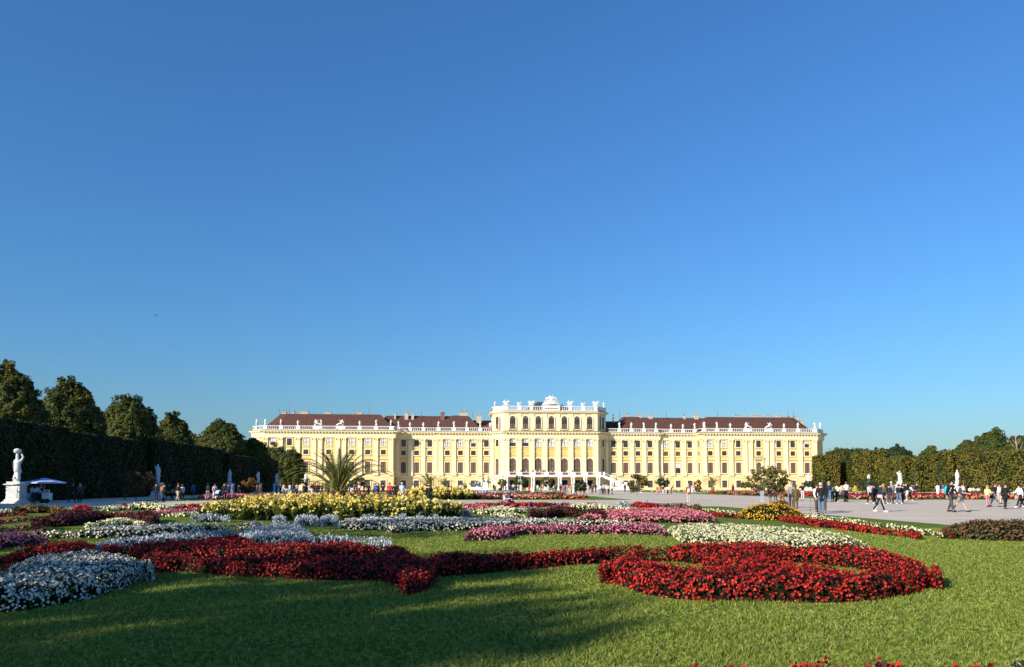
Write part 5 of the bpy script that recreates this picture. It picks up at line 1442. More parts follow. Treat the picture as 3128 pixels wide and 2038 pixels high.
# a few white clover heads and fallen leaves scattered on the lawn belong to the grass
def specks():
    rg = np.random.default_rng(5); n = 160
    y = rg.uniform(6.5, 22, n); x = rg.uniform(-.6, .6, n) * y
    V, Fq = cards(np.column_stack([x, y, np.full(n, .075)]), np.tile([0, 0, 1.0], (n, 1)), .018, .8, .5, rg)
    mt = leafmat("fallen_petal", [(0.6, 0.58, 0.5), (0.5, 0.35, 0.12), (0.65, 0.6, 0.4)], trans=0)
    tag(link("fallen_leaves", np_mesh("fallen_leaves", V, Fq, [mt])), "tiny fallen petals and leaves on the near lawn", "leaves", kind="stuff")
specks()
# ------------------------------------------------------------------ people
def cm(name, c, rough=.85): return mk(name, c, rough=rough, var=.10, scale=6)
CLOTH = {
 'black': cm("black_cloth", (0.014, 0.014, 0.017)), 'navy': cm("navy_cloth", (0.02, 0.028, 0.06)), 'grey': cm("grey_cloth", (0.22, 0.22, 0.24)),
 'darkgrey': cm("dark_grey_cloth", (0.06, 0.062, 0.07)), 'white': cm("white_cloth", (0.80, 0.80, 0.80)), 'red': cm("red_cloth", (0.55, 0.02, 0.025)),
 'pink': cm("pink_cloth", (0.62, 0.42, 0.50)), 'rose': cm("rose_cloth", (0.55, 0.22, 0.25)), 'denim': cm("denim_cloth", (0.11, 0.18, 0.28)), 'paledenim': cm("pale_denim_cloth", (0.28, 0.38, 0.48)),
 'blue': cm("blue_cloth", (0.05, 0.10, 0.36)), 'paleblue': cm("pale_blue_cloth", (0.40, 0.50, 0.68)), 'beige': cm("beige_cloth", (0.50, 0.42, 0.33)),
 'tan': cm("tan_cloth", (0.38, 0.22, 0.12)), 'brown': cm("brown_cloth", (0.11, 0.065, 0.028)), 'olive': cm("olive_cloth", (0.10, 0.085, 0.035)), 'darkgreen': cm("dark_green_cloth", (0.02, 0.07, 0.055)),
 'mustard': cm("mustard_cloth", (0.42, 0.30, 0.08)), 'maroon': cm("maroon_cloth", (0.16, 0.02, 0.035)), 'orange': cm("orange_cloth", (0.60, 0.24, 0.08)), 'yellow': cm("pale_yellow_cloth", (0.72, 0.68, 0.32)),
 'palegreen': cm("pale_green_cloth", (0.42, 0.50, 0.38)), 'lightgrey': cm("light_grey_cloth", (0.48, 0.45, 0.44)), 'purple': cm("purple_cloth", (0.08, 0.04, 0.12)),
}
SKIN = mk("skin", (0.56, 0.33, 0.23), rough=.6, var=.06)
EYE = mk("eye", (0.02, 0.015, 0.012), rough=.3, var=0)
HAIR = {'dark': mk("dark_hair", (0.018, 0.013, 0.010), var=.3, scale=30), 'brown': mk("brown_hair", (0.10, 0.05, 0.025), var=.3, scale=30), 'blond': mk("blond_hair", (0.48, 0.32, 0.14), var=.2, scale=30),
        'grey': mk("grey_hair", (0.42, 0.41, 0.40), var=.2, scale=30), 'straw': mk("straw_hat", (0.62, 0.50, 0.30), var=.1)}
STRIPE = CLOTH['white']
POSES = {  # (thigh swing L, R, knee bend L, R, arm swing L, R, elbow L, R, lean, arms outward)
 'stand': (0.03, -.04, 0, 0, .05, -.05, .15, .15, .0, .12),
 'stand2': (-.05, .10, 0.03, .10, .35, .05, 1.4, .35, .02, .10),
 'phone': (0.03, -.03, 0, 0, .75, .70, 1.6, 1.7, .05, .08),
 'pockets': (0.02, -.05, 0, 0, -.12, -.12, .55, .55, 0, .26),
 'walk': (.30, -.24, .08, .30, -.26, .28, .25, .35, .05, .08),
 'walk2': (-.20, .26, .28, .05, .30, -.30, .5, .15, .04, .10),
 'stride': (.42, -.36, .05, .25, -.30, .50, .2, .9, .06, .10),
 'bend': (.04, -.08, .05, .05, .5, .4, .3, .5, .55, .08),
}
def joints(p, seated=False):
    tl, tr, kl, kr, al, ar, el, er, lean, out = POSES[p] if not seated else (1.45, 1.5, 1.5, 1.55, .6, .5, .9, .9, .12, .1)
    hipz = .93
    J = {}
    def rotp(base, ang, L_, side=0.0):   # ang 0 = down, + = forward (-y)
        return (base[0] + side * L_, base[1] - math.sin(ang) * L_ * math.cos(side), base[2] - math.cos(ang) * L_ * math.cos(side))
    drop = 0
    if not seated:
        low = min(.44 * math.cos(tl) + .43 * math.cos(tl - kl), .44 * math.cos(tr) + .43 * math.cos(tr - kr)) if True else 0
        hi = max(.44 * math.cos(tl) + .43 * math.cos(tl - kl), .44 * math.cos(tr) + .43 * math.cos(tr - kr))
        hipz = hi + .065
    else: hipz = .50
    for s, t, k, nm in ((1, tl, kl, 'L'), (-1, tr, kr, 'R')):
        h = (s * .095, 0, hipz); kn = rotp(h, t, .44); an = rotp(kn, t - k, .43)
        J['hip' + nm] = h; J['knee' + nm] = kn; J['ank' + nm] = an; J['toe' + nm] = (an[0] + s * .03, an[1] - .16, max(.02, an[2] - .045))
    def tp(z, y=0): return (0, y - math.sin(lean) * z, hipz + math.cos(lean) * z)
    J['pel'] = tp(0); J['waist'] = tp(.20); J['chest'] = tp(.42); J['neck'] = tp(.56); J['jaw'] = tp(.635, -.02); J['head'] = tp(.71, -.012); J['top'] = tp(.775, .0)
    for s, a, e, nm in ((1, al, el, 'L'), (-1, ar, er, 'R')):
        sh = tp(.50); sh = (s * .185, sh[1], sh[2])
        eb = rotp(sh, a + lean * .3, .29, s * out); wr = rotp(eb, a + e + lean * .3, .25, -s * out * .6)
        J['sh' + nm] = sh; J['elb' + nm] = eb; J['wri' + nm] = wr
        d = Vector(wr) - Vector(eb); d.normalize(); J['hd' + nm] = d
    return J
def person_meshes(pose, seated=False):
    J = joints(pose, seated); out = {}
    # body: one skin surface with palm, five fingers a side, nose and ears
    N_ = []; E_ = []; Rr = []
    def nd(p, r_, par=None):
        N_.append(tuple(p)); Rr.append(r_)
        if par is not None: E_.append((par, len(N_) - 1))
        return len(N_) - 1
    pel = nd(J['pel'], .105); wa = nd(J['waist'], .10, pel); chs = nd(J['chest'], .115, wa); nk = nd(J['neck'], .05, chs); jw = nd(J['jaw'], .062, nk); hd = nd(J['head'], .083, jw); nd(J['top'], .060, hd)
    nd((J['head'][0], J['head'][1] - .098, J['head'][2] - .028), .014, jw)
    for s, nm in ((1, 'L'), (-1, 'R')):
        h = nd(J['hip' + nm], .085, pel); k = nd(J['knee' + nm], .055, h); m_ = nd(tuple((Vector(J['knee' + nm]) * .65 + Vector(J['ank' + nm]) * .35)), .056, k); a = nd(J['ank' + nm], .035, m_); nd(J['toe' + nm], .032, a)
        c = nd(J['sh' + nm], .055, chs); e = nd(J['elb' + nm], .040, c); w = nd(J['wri' + nm], .026, e)
        d = J['hd' + nm]; side = Vector((0, 1, 0)).cross(d).normalized(); f = d.cross(side).normalized()
        pm = Vector(J['wri' + nm]) + d * .055; pi = nd(pm, .030, w)
        for q, (o, l) in enumerate(((-.030, .070), (-.010, .082), (.010, .078), (.028, .062))):
            b_ = pm + d * .03 + f * o; m1 = nd(b_, .010, pi); nd(b_ + d * l * .9 - side * s * l * .25, .008, m1)
        nd(pm + d * .015 - f * .055, .010, pi)
    body = skin("person_body", N_, E_, Rr, [SKIN, EYE], 1)
    out['body'] = body
    # eyes as part of the same mesh
    import bmesh
    bm_ = bmesh.new(); bm_.from_mesh(body)
    for s in (-1, 1):
        q = bmesh.ops.create_icosphere(bm_, subdivisions=1, radius=.012, matrix=Matrix.Translation((s * .030, J['head'][1] - .078, J['head'][2] + .0)))
        for v in q['verts']:
            for f_ in v.link_faces: f_.material_index = 1
    bm_.to_mesh(body); bm_.free()
    def chain(keys_r, name, extra=()):
        return None
    def limb(name, segs, mat, root=0):
        n_ = []; e_ = []; r_ = []; idx = {}
        for path in segs:
            prev = None
            for (k, p, rad) in path:
                if k not in idx: idx[k] = len(n_); n_.append(tuple(p)); r_.append(rad)
                if prev is not None and (prev, idx[k]) not in e_: e_.append((prev, idx[k]))
                prev = idx[k]
        return skin(name, n_, e_, r_, mat, 1)
    Z = CLOTH['black']
    hem = tuple(Vector(J['pel']) + Vector((0, 0, -.06)))
    core_ = [('hem', hem, .150), ('w', J['waist'], .140), ('c', J['chest'], .158), ('n', tuple(Vector(J['neck']) - Vector((0, 0, .03))), .070)]
    def arm(nm, long):
        a = [('c', J['chest'], .158), ('s' + nm, J['sh' + nm], .082), ('e' + nm, J['elb' + nm], .062)]
        if long: a.append(('w' + nm, J['wri' + nm], .046))
        else: a[-1] = ('e' + nm, tuple(Vector(J['sh' + nm]).lerp(Vector(J['elb' + nm]), .8)), .066)
        return a
    out['jacket'] = limb("jacket", [core_, arm('L', True), arm('R', True)], Z)
    out['shirt'] = limb("shirt", [[(k, p, r_ * .92) for k, p, r_ in core_], [(k, p, r_ * .9) for k, p, r_ in arm('L', False)], [(k, p, r_ * .9) for k, p, r_ in arm('R', False)]], Z)
    coat = [('h2', tuple(Vector(J['pel']) + Vector((0, 0, -.26))), .185)] + [(k, p, r_ * 1.08) for k, p, r_ in core_]
    out['coat'] = limb("coat", [coat, arm('L', True), arm('R', True)], Z)
    def leg(nm, upto, f=1.0):
        h, k, a = Vector(J['hip' + nm]), Vector(J['knee' + nm]), Vector(J['ank' + nm])
        l = [('p', tuple(Vector(J['pel']) + Vector((0, 0, .05))), .125), ('h' + nm, tuple(h), .105 * f), ('k' + nm, tuple(k if upto != 'short' else h.lerp(k, .85)), (.076 if upto != 'short' else .10) * f)]
        if upto == 'long': l.append(('a' + nm, tuple(k.lerp(a, .93)), .062 * f))
        return l
    out['trousers'] = limb("trousers", [leg('L', 'long'), leg('R', 'long')], Z)
    out['leggings'] = limb("leggings", [leg('L', 'long', .82), leg('R', 'long', .82)], Z)
    out['shorts'] = limb("shorts", [leg('L', 'short'), leg('R', 'short')], Z)
    for nm in 'LR':
        mb = MB()
        a, t = Vector(J['ank' + nm]), Vector(J['toe' + nm])
        mb.tube([a + Vector((0, .05, -.03)), a + Vector((0, -.02, -.03)), t.lerp(a, .3) + Vector((0, 0, -.0)), t + Vector((0, -.03, .005))], [.035, .052, .046, .028], Z, 8)
        out['shoe' + nm] = mb.mesh("shoe")
    H = Vector(J['head'])
    out['hair_short'] = skin("hair", [H + Vector((0, .022, .028)), H + Vector((0, .005, .060)), H + Vector((0, .045, -.02))], [(0, 1), (0, 2)], [.088, .072, .055], HAIR['dark'], 1)
    out['hair_long'] = skin("hair", [H + Vector((0, .025, .030)), H + Vector((0, .005, .060)), H + Vector((0, .06, -.06)), H + Vector((0, .075, -.19))], [(0, 1), (0, 2), (2, 3)], [.092, .074, .078, .060], HAIR['dark'], 1)
    mb = MB(); mb.lathe([(.18, .055), (.185, .06), (.095, .075), (.085, .13), (.05, .145)], HAIR['straw'], 14, tuple(H)); out['hat'] = mb.mesh("hat")
    return out
PMS = {p: person_meshes(p) for p in POSES}
PMS['sit'] = person_meshes('stand', True)
_pm_cache = {}
def part_copy(me, mat):
    """the same shape with another cloth colour"""
    k = (me.name, mat.name)
    if k not in _pm_cache:
        c = me.copy(); c.materials.clear(); c.materials.append(mat); _pm_cache[k] = c
    return _pm_cache[k]
def person(px, D, label, top, bottom, pose='stand', face=180, hair='dark', longhair=False, h=1.72, topk='jacket', botk='trousers', shoes='black', z=0.0, hat=False, group=None, stripe=False, x=None):
    """face: 0 looks toward the camera, 180 away, 90 to the photo's right, -90 to its left"""
    S = PMS[pose]; s = h / 1.74
    root = empty("person", (X(px, D) if x is None else x, D, z), R(face), label=label, cat="person", group=group)
    root.scale = (s, s, s)
    zz = 0.0
    link("body", S['body'], root)
    link(topk, part_copy(S[topk], CLOTH[top]), root)
    link(botk, part_copy(S[botk], CLOTH[bottom]), root)
    for nm in 'LR': link("shoe", part_copy(S['shoe' + nm], CLOTH[shoes]), root)
    if hair: link("hair", part_copy(S['hair_long' if longhair else 'hair_short'], HAIR[hair]), root)
    if hat: link("hat", S['hat'], root)
    return root
def DY(y): return CAM_H * F_PX / (y - 1481.0)
GR = "people strolling on the right gravel"; GLT = "people in the shade by the left hedge"; GC = "visitors in front of the arcade"; GT = "visitors on the terrace"; GB = "visitors beyond the flower beds"
# right side, near to far
p17 = person(2684, 43.4, "young person in dark navy hoodie and white striped track pants walking alone", 'navy', 'white', 'walk', 60, h=1.74, shoes='white', group=GR)
Jp = joints('walk'); mb = MB()
for nm in 'LR':
    mb.tube([Vector(Jp[k + nm]) + Vector((-.05, .02, dz)) for k, dz in (('hip', -.05), ('knee', 0), ('ank', .06))], [.082, .058, .048], CLOTH['black'], 8)
    mb.build("side_stripe", p17); mb = MB()
p_a = person(2900, 43.4, "tall walking person in black with a turquoise backpack", 'black', 'darkgrey', 'walk2', 20, h=1.88, group=GR)
p_b = person(2927, 43.7, "striding person in dark grey T-shirt and grey shorts next to the turquoise backpack", 'darkgrey', 'grey', 'stride', 55, h=1.74, topk='shirt', botk='shorts', group=GR)
person(2504, 40.6, "grey haired person in black blazer and blue trousers standing nearest the flower strip", 'black', 'denim', 'pockets', 175, 'grey', h=1.68, topk='coat', group=GR)
person(2491, 43.2, "person in sunglasses with white shirt and brown jacket facing the black blazer", 'white', 'brown', 'stand2', 20, 'brown', h=1.6, group=GR)
person(2512, 42.4, "dark haired person in black jacket half hidden behind the black blazer", 'black', 'darkgrey', 'stand', 170, 'dark', True, h=1.66, group=GR)
person(2427, 45.5, "person in long olive brown coat seen from behind, right of the golden mound", 'olive', 'olive', 'stand', 175, 'brown', True, h=1.56, topk='coat', group=GR)
person(2415, 49.5, "grey haired person in grey and navy jacket beside the olive coat", 'grey', 'navy', 'stand2', -20, 'grey', h=1.72, group=GR)
person(2383, 51, "short person in brown jacket and tan trousers behind the small tree", 'brown', 'tan', 'pockets', 160, 'brown', h=1.58, topk='coat', group=GR)
person(2326, 72, "man in navy jumper and light jeans, left of the small tree's trunk", 'navy', 'paledenim', 'stand', 150, 'brown', h=1.74, shoes='white', group=GR)
person(2349, 76, "person in black standing behind the small tree's trunk", 'black', 'black', 'stand', 180, h=1.7, group=GR)
person(2366, 77, "person in grey trousers behind the small tree's crown", 'grey', 'grey', 'stand2', 140, h=1.7, group=GR)
person(2449, 75, "man in dark jacket and white trousers looking at his hands", 'black', 'lightgrey', 'phone', -40, 'brown', h=1.76, group=GR)
person(2529, 68, "grey haired man in navy sweater and jeans with his back turned", 'navy', 'denim', 'stand', 180, 'grey', h=1.84, group=GR)
person(2540, 69, "person in grey hoodie and dark leggings next to the navy sweater", 'grey', 'black', 'stand2', 180, 'dark', True, h=1.62, botk='leggings', group=GR)
person(2554, 69, "woman in white jacket and black trousers leaning over the pram", 'white', 'black', 'bend', 130, 'dark', True, h=1.66, shoes='white', group=GR)
person(2582, 69.5, "tall man in white T-shirt and black trousers beside the pram", 'white', 'black', 'stand', 190, 'brown', h=1.86, topk='shirt', group=GR)
person(2654, 61, "woman in light grey jacket and black trousers walking away", 'lightgrey', 'black', 'walk', 190, 'dark', h=1.72, shoes='white', group=GR)
person(2667, 62, "person all in black just right of the light grey jacket", 'black', 'black', 'walk2', 200, h=1.64, group=GR)
person(2695, 62, "person in camouflage brown jacket behind the striped track pants", 'olive', 'black', 'stand2', 120, 'blond', h=1.62, group=GR)
person(2712, 62, "person in navy jacket with light collar, hands down, seen from behind", 'navy', 'darkgrey', 'stand', 180, h=1.62, group=GR, shoes='white')
person(2719, 64, "taller grey haired man beyond the navy jacket with light collar", 'grey', 'darkgrey', 'stand', 170, 'grey', h=1.84, group=GR)
person(2742, 61.5, "person in black puffer jacket and blue trousers in front of the broad statue", 'black', 'denim', 'walk', 175, h=1.64, shoes='white', group=GR)
person(2753, 61.8, "slim person all in black next to the puffer jacket", 'black', 'black', 'walk2', 180, h=1.6, shoes='white', group=GR)
person(2765, 75, "man in black jacket and white shorts walking left", 'black', 'white', 'walk', -60, 'brown', h=1.8, botk='shorts', shoes='white', group=GR)
person(2775, 75.5, "woman in white top and black leggings beside the white shorts", 'white', 'black', 'stride', 100, h=1.64, botk='leggings', shoes='white', group=GR)
person(3011, 53, "blond woman in patterned pale top and pink trousers", 'yellow', 'rose', 'stand2', 10, 'blond', True, h=1.52, botk='leggings', group=GR)
person(3033, 54, "man in dark leather jacket and grey trousers carrying a bag", 'black', 'grey', 'walk', 25, 'brown', h=1.72, group=GR)
person(3047, 62, "person in white glimpsed behind the leather jacket", 'white', 'beige', 'stand', 20, 'brown', h=1.66, group=GR)
person(3065, 48.8, "short haired woman in open black cardigan over pink top", 'black', 'black', 'walk2', 0, 'brown', h=1.66, topk='coat', group=GR)
person(3110, 52.2, "dark haired woman in loose white blouse and black trousers at the right edge", 'white', 'black', 'stride', -90, 'dark', True, h=1.66, shoes='white', group=GR)
person(3123, 52.8, "person in navy half cut by the photo's right edge", 'navy', 'black', 'walk', 60, 'brown', h=1.64, group=GR)
person(2938, 82, "person in white and navy behind the grey shorts", 'white', 'navy', 'stand', 20, 'brown', h=1.66, group=GR)
person(2101, 72, "person in bright red jacket with white pack standing alone on the avenue", 'red', 'beige', 'stand', 180, 'grey', h=1.62, topk='coat', botk='leggings', shoes='white', group=GR)
for px, D, t, b, lab in [(2782, 108, 'darkgrey', 'denim', "grey clad person beyond the red bed left of the dark conifers"), (2789, 110, 'maroon', 'black', "person in maroon beyond the red bed"),
                         (2797, 112, 'black', 'darkgrey', "stout person in black coat beyond the red bed"), (2860, 104, 'white', 'white', "person all in white behind the red bed, left of the turquoise backpack"),
                         (2867, 106, 'black', 'grey', "person in black top beside the one all in white"), (2876, 108, 'blue', 'beige', "grey haired person in blue touching the turquoise backpack's outline")]:
    person(px, D, lab, t, b, random.choice(['stand', 'stand2', 'pockets']), random.uniform(100, 220), random.choice(['dark', 'brown', 'grey']), h=1.7, group=GB)
bench_people = [(2958, 112, 'white', "person in white sitting on the hedge side bench, leftmost"), (2965, 113, 'black', "person in black sitting next to the leftmost white shirt"), (2969, 112, 'lightgrey', "person in light grey on the hedge side bench"), (2983, 112, 'pink', "person in pale pink sitting apart on the hedge side bench")]
for px, D, t, lab in bench_people: person(px, D, lab, t, 'black', 'sit', -20, h=1.7, group=GB)
# avenue and palace front
C_ = [ # px, feet y or D, top, bottom, pose, face, label
 (1508, 150, 'brown', 'darkgrey', 'walk', 200, "person in brown at the foot of the left stair"), (1526, 152, 'white', 'navy', 'stand', 170, "person in white top under the left stair"),
 (1531, 153, 'navy', 'navy', 'stand2', 20, "person in navy next to the white top under the left stair"), (1537, 155, 'red', 'beige', 'stand', 200, "person in red top and pale trousers before the left columns"),
 (1545, 160, 'darkgrey', 'black', 'walk', 90, "dark clad person between the first column pair and the stair"), (1557, 158, 'navy', 'black', 'stand', 180, "navy clad person left in the first arcade bay"),
 (1563, 160, 'blue', 'black', 'walk2', 150, "person in blue in the first arcade bay"), (1568, 157, 'white', 'navy', 'phone', 30, "person in white with dark trousers in the first arcade bay"),
 (1577, 162, 'black', 'black', 'stand', 180, "person in black before the second column pair"), (1584, 163, 'black', 'darkgrey', 'walk', -90, "person in black walking by the second column pair"),
 (1591, 165, 'white', 'white', 'stand', 180, "person in white leaning at the second column pair"), (1616, 150, 'red', 'maroon', 'pockets', 160, "child in bright red before the second arcade bay"),
 (1626, 140, 'beige', 'white', 'stand', 180, "person in beige right of the child in red"), (1631, 140, 'white', 'white', 'stand2', 200, "person all in white right of the child in red"),
 (1635, 142, 'black', 'black', 'walk', 100, "person in black beside the one all in white near the red child"), (1642, 138, 'palegreen', 'darkgreen', 'stand', 170, "person in long pale green coat before the third arcade bay"),
 (1652, 145, 'grey', 'darkgrey', 'walk2', 90, "person in grey before the third arcade bay"), (1658, 150, 'mustard', 'beige', 'stand', 180, "person in beige and mustard by the third column pair"),
 (1674, 145, 'beige', 'beige', 'stand', 180, "pale clad person standing by the middle columns"), (1689, 128, 'paleblue', 'darkgrey', 'bend', 120, "stooping person in pale blue left of the dark green jacket"),
 (1697, 120, 'darkgreen', 'darkgreen', 'stand', 190, "grey haired man in dark green jacket before the middle arch"), (1712, 128, 'black', 'maroon', 'walk', 150, "person in black top and maroon trousers near the middle arch"),
 (1717, 130, 'rose', 'rose', 'stand', 180, "person in pink beside the maroon trousers"), (1725, 124, 'grey', 'navy', 'walk', 30, "grey haired person in grey jacket walking before the fifth bay"),
 (1732, 150, 'rose', 'grey', 'stand', 180, "person in faded red top further back before the fifth bay"), (1744, 112, 'tan', 'beige', 'walk2', 180, "tall person in tan coat left of the round green tree"),
 (1751, 118, 'white', 'white', 'stand', 160, "person in white between the tan coat and the green tree"), (1757, 117, 'navy', 'black', 'walk', 100, "person in navy jacket walking before the green tree"),
 (1784, 125, 'black', 'black', 'stand', 180, "person in black partly behind the round green tree"), (1795, 132, 'paleblue', 'beige', 'stand', 180, "person in pale blue right of the round green tree"),
 (1809, 130, 'purple', 'black', 'stand', 170, "tall person in dark purple before the last arcade bay"), (1819, 150, 'navy', 'navy', 'stand2', 180, "person in navy by the last column pair"),
 (1832, 119, 'white', 'grey', 'stand', 180, "person in white top and grey trousers, left end of the group by the right stair"), (1836, 120, 'black', 'black', 'walk', 170, "person in black inside the group by the right stair"),
 (1842, 119, 'lightgrey', 'navy', 'stand2', 200, "person in light grey inside the group by the right stair"), (1847, 121, 'paleblue', 'denim', 'stand', 160, "person in pale blue and jeans in the group by the right stair"),
 (1853, 119, 'white', 'tan', 'pockets', 180, "person in white with brown trousers in the group by the right stair"), (1858, 120, 'mustard', 'black', 'stand', 150, "person in mustard and black in the group by the right stair"),
 (1869, 122, 'yellow', 'blue', 'walk', 120, "person in pale yellow shirt and blue shorts by the right stair"), (1908, 160, 'black', 'black', 'stand', 180, "person in black left of the rusty small tree's trunk, far back"),
 (1957, 128, 'orange', 'white', 'stand', 160, "person in orange top hidden behind the small tree's leaves"), (2006, 120, 'red', 'pink', 'walk', 90, "girl in red dress crossing the avenue"),
 (2024, 124, 'black', 'pink', 'stand', 180, "person in black top near the girl in red"), (2038, 122, 'white', 'black', 'walk2', 170, "person in white with a dark pack near the girl in red"),
 (2049, 130, 'maroon', 'maroon', 'bend', 90, "stooping person in maroon right of the white top"), (2113, 140, 'paleblue', 'white', 'stand', 180, "small pale figure right of the red jacket"),
 (2237, 128, 'maroon', 'black', 'stand', 180, "dark figure among the flower beds before the right wing"), (2294, 165, 'black', 'black', 'stand', 180, "first of the tiny figures left of the golden mound tree"),
 (2300, 166, 'darkgrey', 'black', 'walk', 90, "second tiny dark figure left of the golden mound tree"), (2309, 165, 'rose', 'white', 'stand', 180, "tiny figure in pink left of the golden mound tree"),
]
for px, D, t, b, po, fc, lab in C_:
    child = 'child' in lab or 'girl' in lab
    person(px, D, lab, t, b, po, fc + random.uniform(-15, 15), random.choice(['dark', 'brown', 'dark', 'grey']), 'girl' in lab or random.random() < .3, h=1.45 if child else random.uniform(1.62, 1.82),
           topk='coat' if 'dress' in lab or 'coat' in lab else 'jacket', botk='shorts' if 'shorts' in lab else 'trousers', group=GC)
# terrace and stairs
tz = 4.5
for px, t, lab in [(1572, 'pink', "pink clad visitor on the terrace left of the first window"), (1592, 'black', "dark visitor at the terrace rail before the second pilaster"), (1602, 'darkgrey', "grey visitor at the rail of the second terrace bay"),
                   (1608, 'beige', "beige visitor at the rail of the second terrace bay"), (1613, 'brown', "brown clad visitor at the right of the second terrace bay"), (1628, 'black', "dark visitor between the second and third terrace bays"),
                   (1636, 'white', "visitor with white top in the third terrace bay"), (1648, 'lightgrey', "light grey visitor in the third terrace bay"), (1659, 'black', "visitor in black by the pedestal before the middle window"), (1665, 'navy', "visitor in navy right of the pedestal before the middle window"),
                   (1683, 'rose', "visitor in rose before the middle terrace window"), (1688, 'maroon', "visitor in maroon before the middle terrace window"), (1695, 'white', "white clad visitor at the right of the middle terrace window"),
                   (1733, 'white', "visitor in white at the fifth terrace bay"), (1749, 'darkgrey', "lone dark visitor on the terrace between the fifth and sixth windows")]:
    u = pal_u(px, TV + 1.0); w_ = pal_w(u, TV + 1.0)
    person(px, w_.y, lab, t, 'black', random.choice(['stand', 'stand2', 'pockets']), random.uniform(-40, 40), random.choice(['dark', 'brown', 'blond']), h=random.uniform(1.6, 1.78), z=tz, x=w_.x, group=GT)
def on_stair(px, s, t, b, lab, z_, v):
    u = pal_u(px, v); w_ = pal_w(u, v); person(px, w_.y, lab, t, b, 'walk', random.uniform(0, 180), h=1.7, z=z_, x=w_.x, group="visitors on the stairs")
on_stair(1476, -1, 'maroon', 'black', "person in maroon beside the left stair sculpture, high on the steps", 2.4, -3.2)
on_stair(1492, -1, 'darkgrey', 'black', "person in grey climbing at the turn of the left stair", 2.4, -3.0)
on_stair(1489, -1, 'navy', 'darkgrey', "person in navy on the lower flight of the left stair", 1.2, -7.4)
on_stair(1882, 1, 'black', 'black', "person in black at the turn of the right stair", 2.4, -3.0)
# behind the cannas and by the palace's left wing
B_ = [(1191, 75, 'red', 'navy', "person in red shirt standing above the cannas"), (1208, 66, 'black', 'black', "broad person in black right of the red shirt"), (1229, 68, 'paleblue', 'beige', "grey haired person in pale blue shirt above the cannas"),
      (1171, 70, 'black', 'darkgreen', "person in black left of the red shirt above the cannas"), (1149, 100, 'blue', 'blue', "person in blue with raised arm left of the group above the cannas"), (1143, 102, 'grey', 'black', "grey clad person beside the one in blue"),
      (1157, 101, 'black', 'black', "small dark person right of the one in blue"), (1127, 95, 'black', 'black', "dark person right of the reddish tub tree"), (1113, 150, 'red', 'black', "tiny person in red right of the reddish tub tree"),
      (1099, 128, 'white', 'black', "person in white before the reddish tub tree"), (1092, 130, 'black', 'black', "person in black before the reddish tub tree"), (1084, 128, 'darkgrey', 'black', "grey person left of the reddish tub tree"),
      (1075, 130, 'navy', 'white', "navy person right of the big palm's trunk"), (1070, 132, 'grey', 'navy', "grey person right of the big palm's trunk"), (1061, 128, 'maroon', 'black', "maroon person nearest the big palm's trunk on its right"),
      (1007, 105, 'black', 'black', "dark person left of the big palm's trunk"), (998, 104, 'darkgrey', 'black', "tall dark person left of the big palm's trunk"), (986, 128, 'black', 'black', "slim dark person between the palms, against the wall"),
      (977, 128, 'black', 'darkgrey', "first of two close dark persons against the wall"), (972, 127, 'navy', 'black', "second of two close dark persons against the wall"), (966, 130, 'maroon', 'black', "person in maroon against the wall between the palms"),
      (961, 130, 'black', 'maroon', "person in black and maroon against the wall"), (954, 126, 'black', 'white', "person in black with white trousers against the wall"), (933, 80, 'black', 'black', "large dark person before the small palm"),
      (909, 115, 'lightgrey', 'black', "light grey person before the dark trees"), (903, 116, 'black', 'black', "black clad person before the dark trees"), (896, 114, 'darkgrey', 'navy', "person in grey and navy before the dark trees"),
      (887, 113, 'paleblue', 'paledenim', "person in pale blue before the dark trees"), (869, 120, 'pink', 'white', "person in pink and white before the yellowish clipped tree"), (859, 120, 'black', 'black', "dark person right of the fifth statue"),
      (1356, 110, 'white', 'black', "person in white near the small canna bed palms"), (1367, 112, 'black', 'grey', "person in black near the small canna bed palms"), (1407, 110, 'beige', 'black', "beige person left of the stair sculpture"),
      (1416, 111, 'white', 'navy', "white clad person left of the stair sculpture"), (1423, 112, 'darkgrey', 'black', "grey person nearest the stair sculpture")]
for px, D, t, b, lab in B_:
    big = px in (1208, 1171, 933)
    person(px, D, lab, t, b, random.choice(['stand', 'stand2', 'pockets', 'walk2']), random.uniform(120, 240), 'grey' if 'grey haired' in lab else random.choice(['dark', 'brown']), h=1.78 if not big else 1.74, topk='coat' if big else 'jacket', group=GB)
person(1311, 52, "person in black jacket with white straw hat seen from behind between canna beds", 'black', 'black', 'stand', 180, 'dark', h=1.62, topk='coat', hat=True, group=GB)
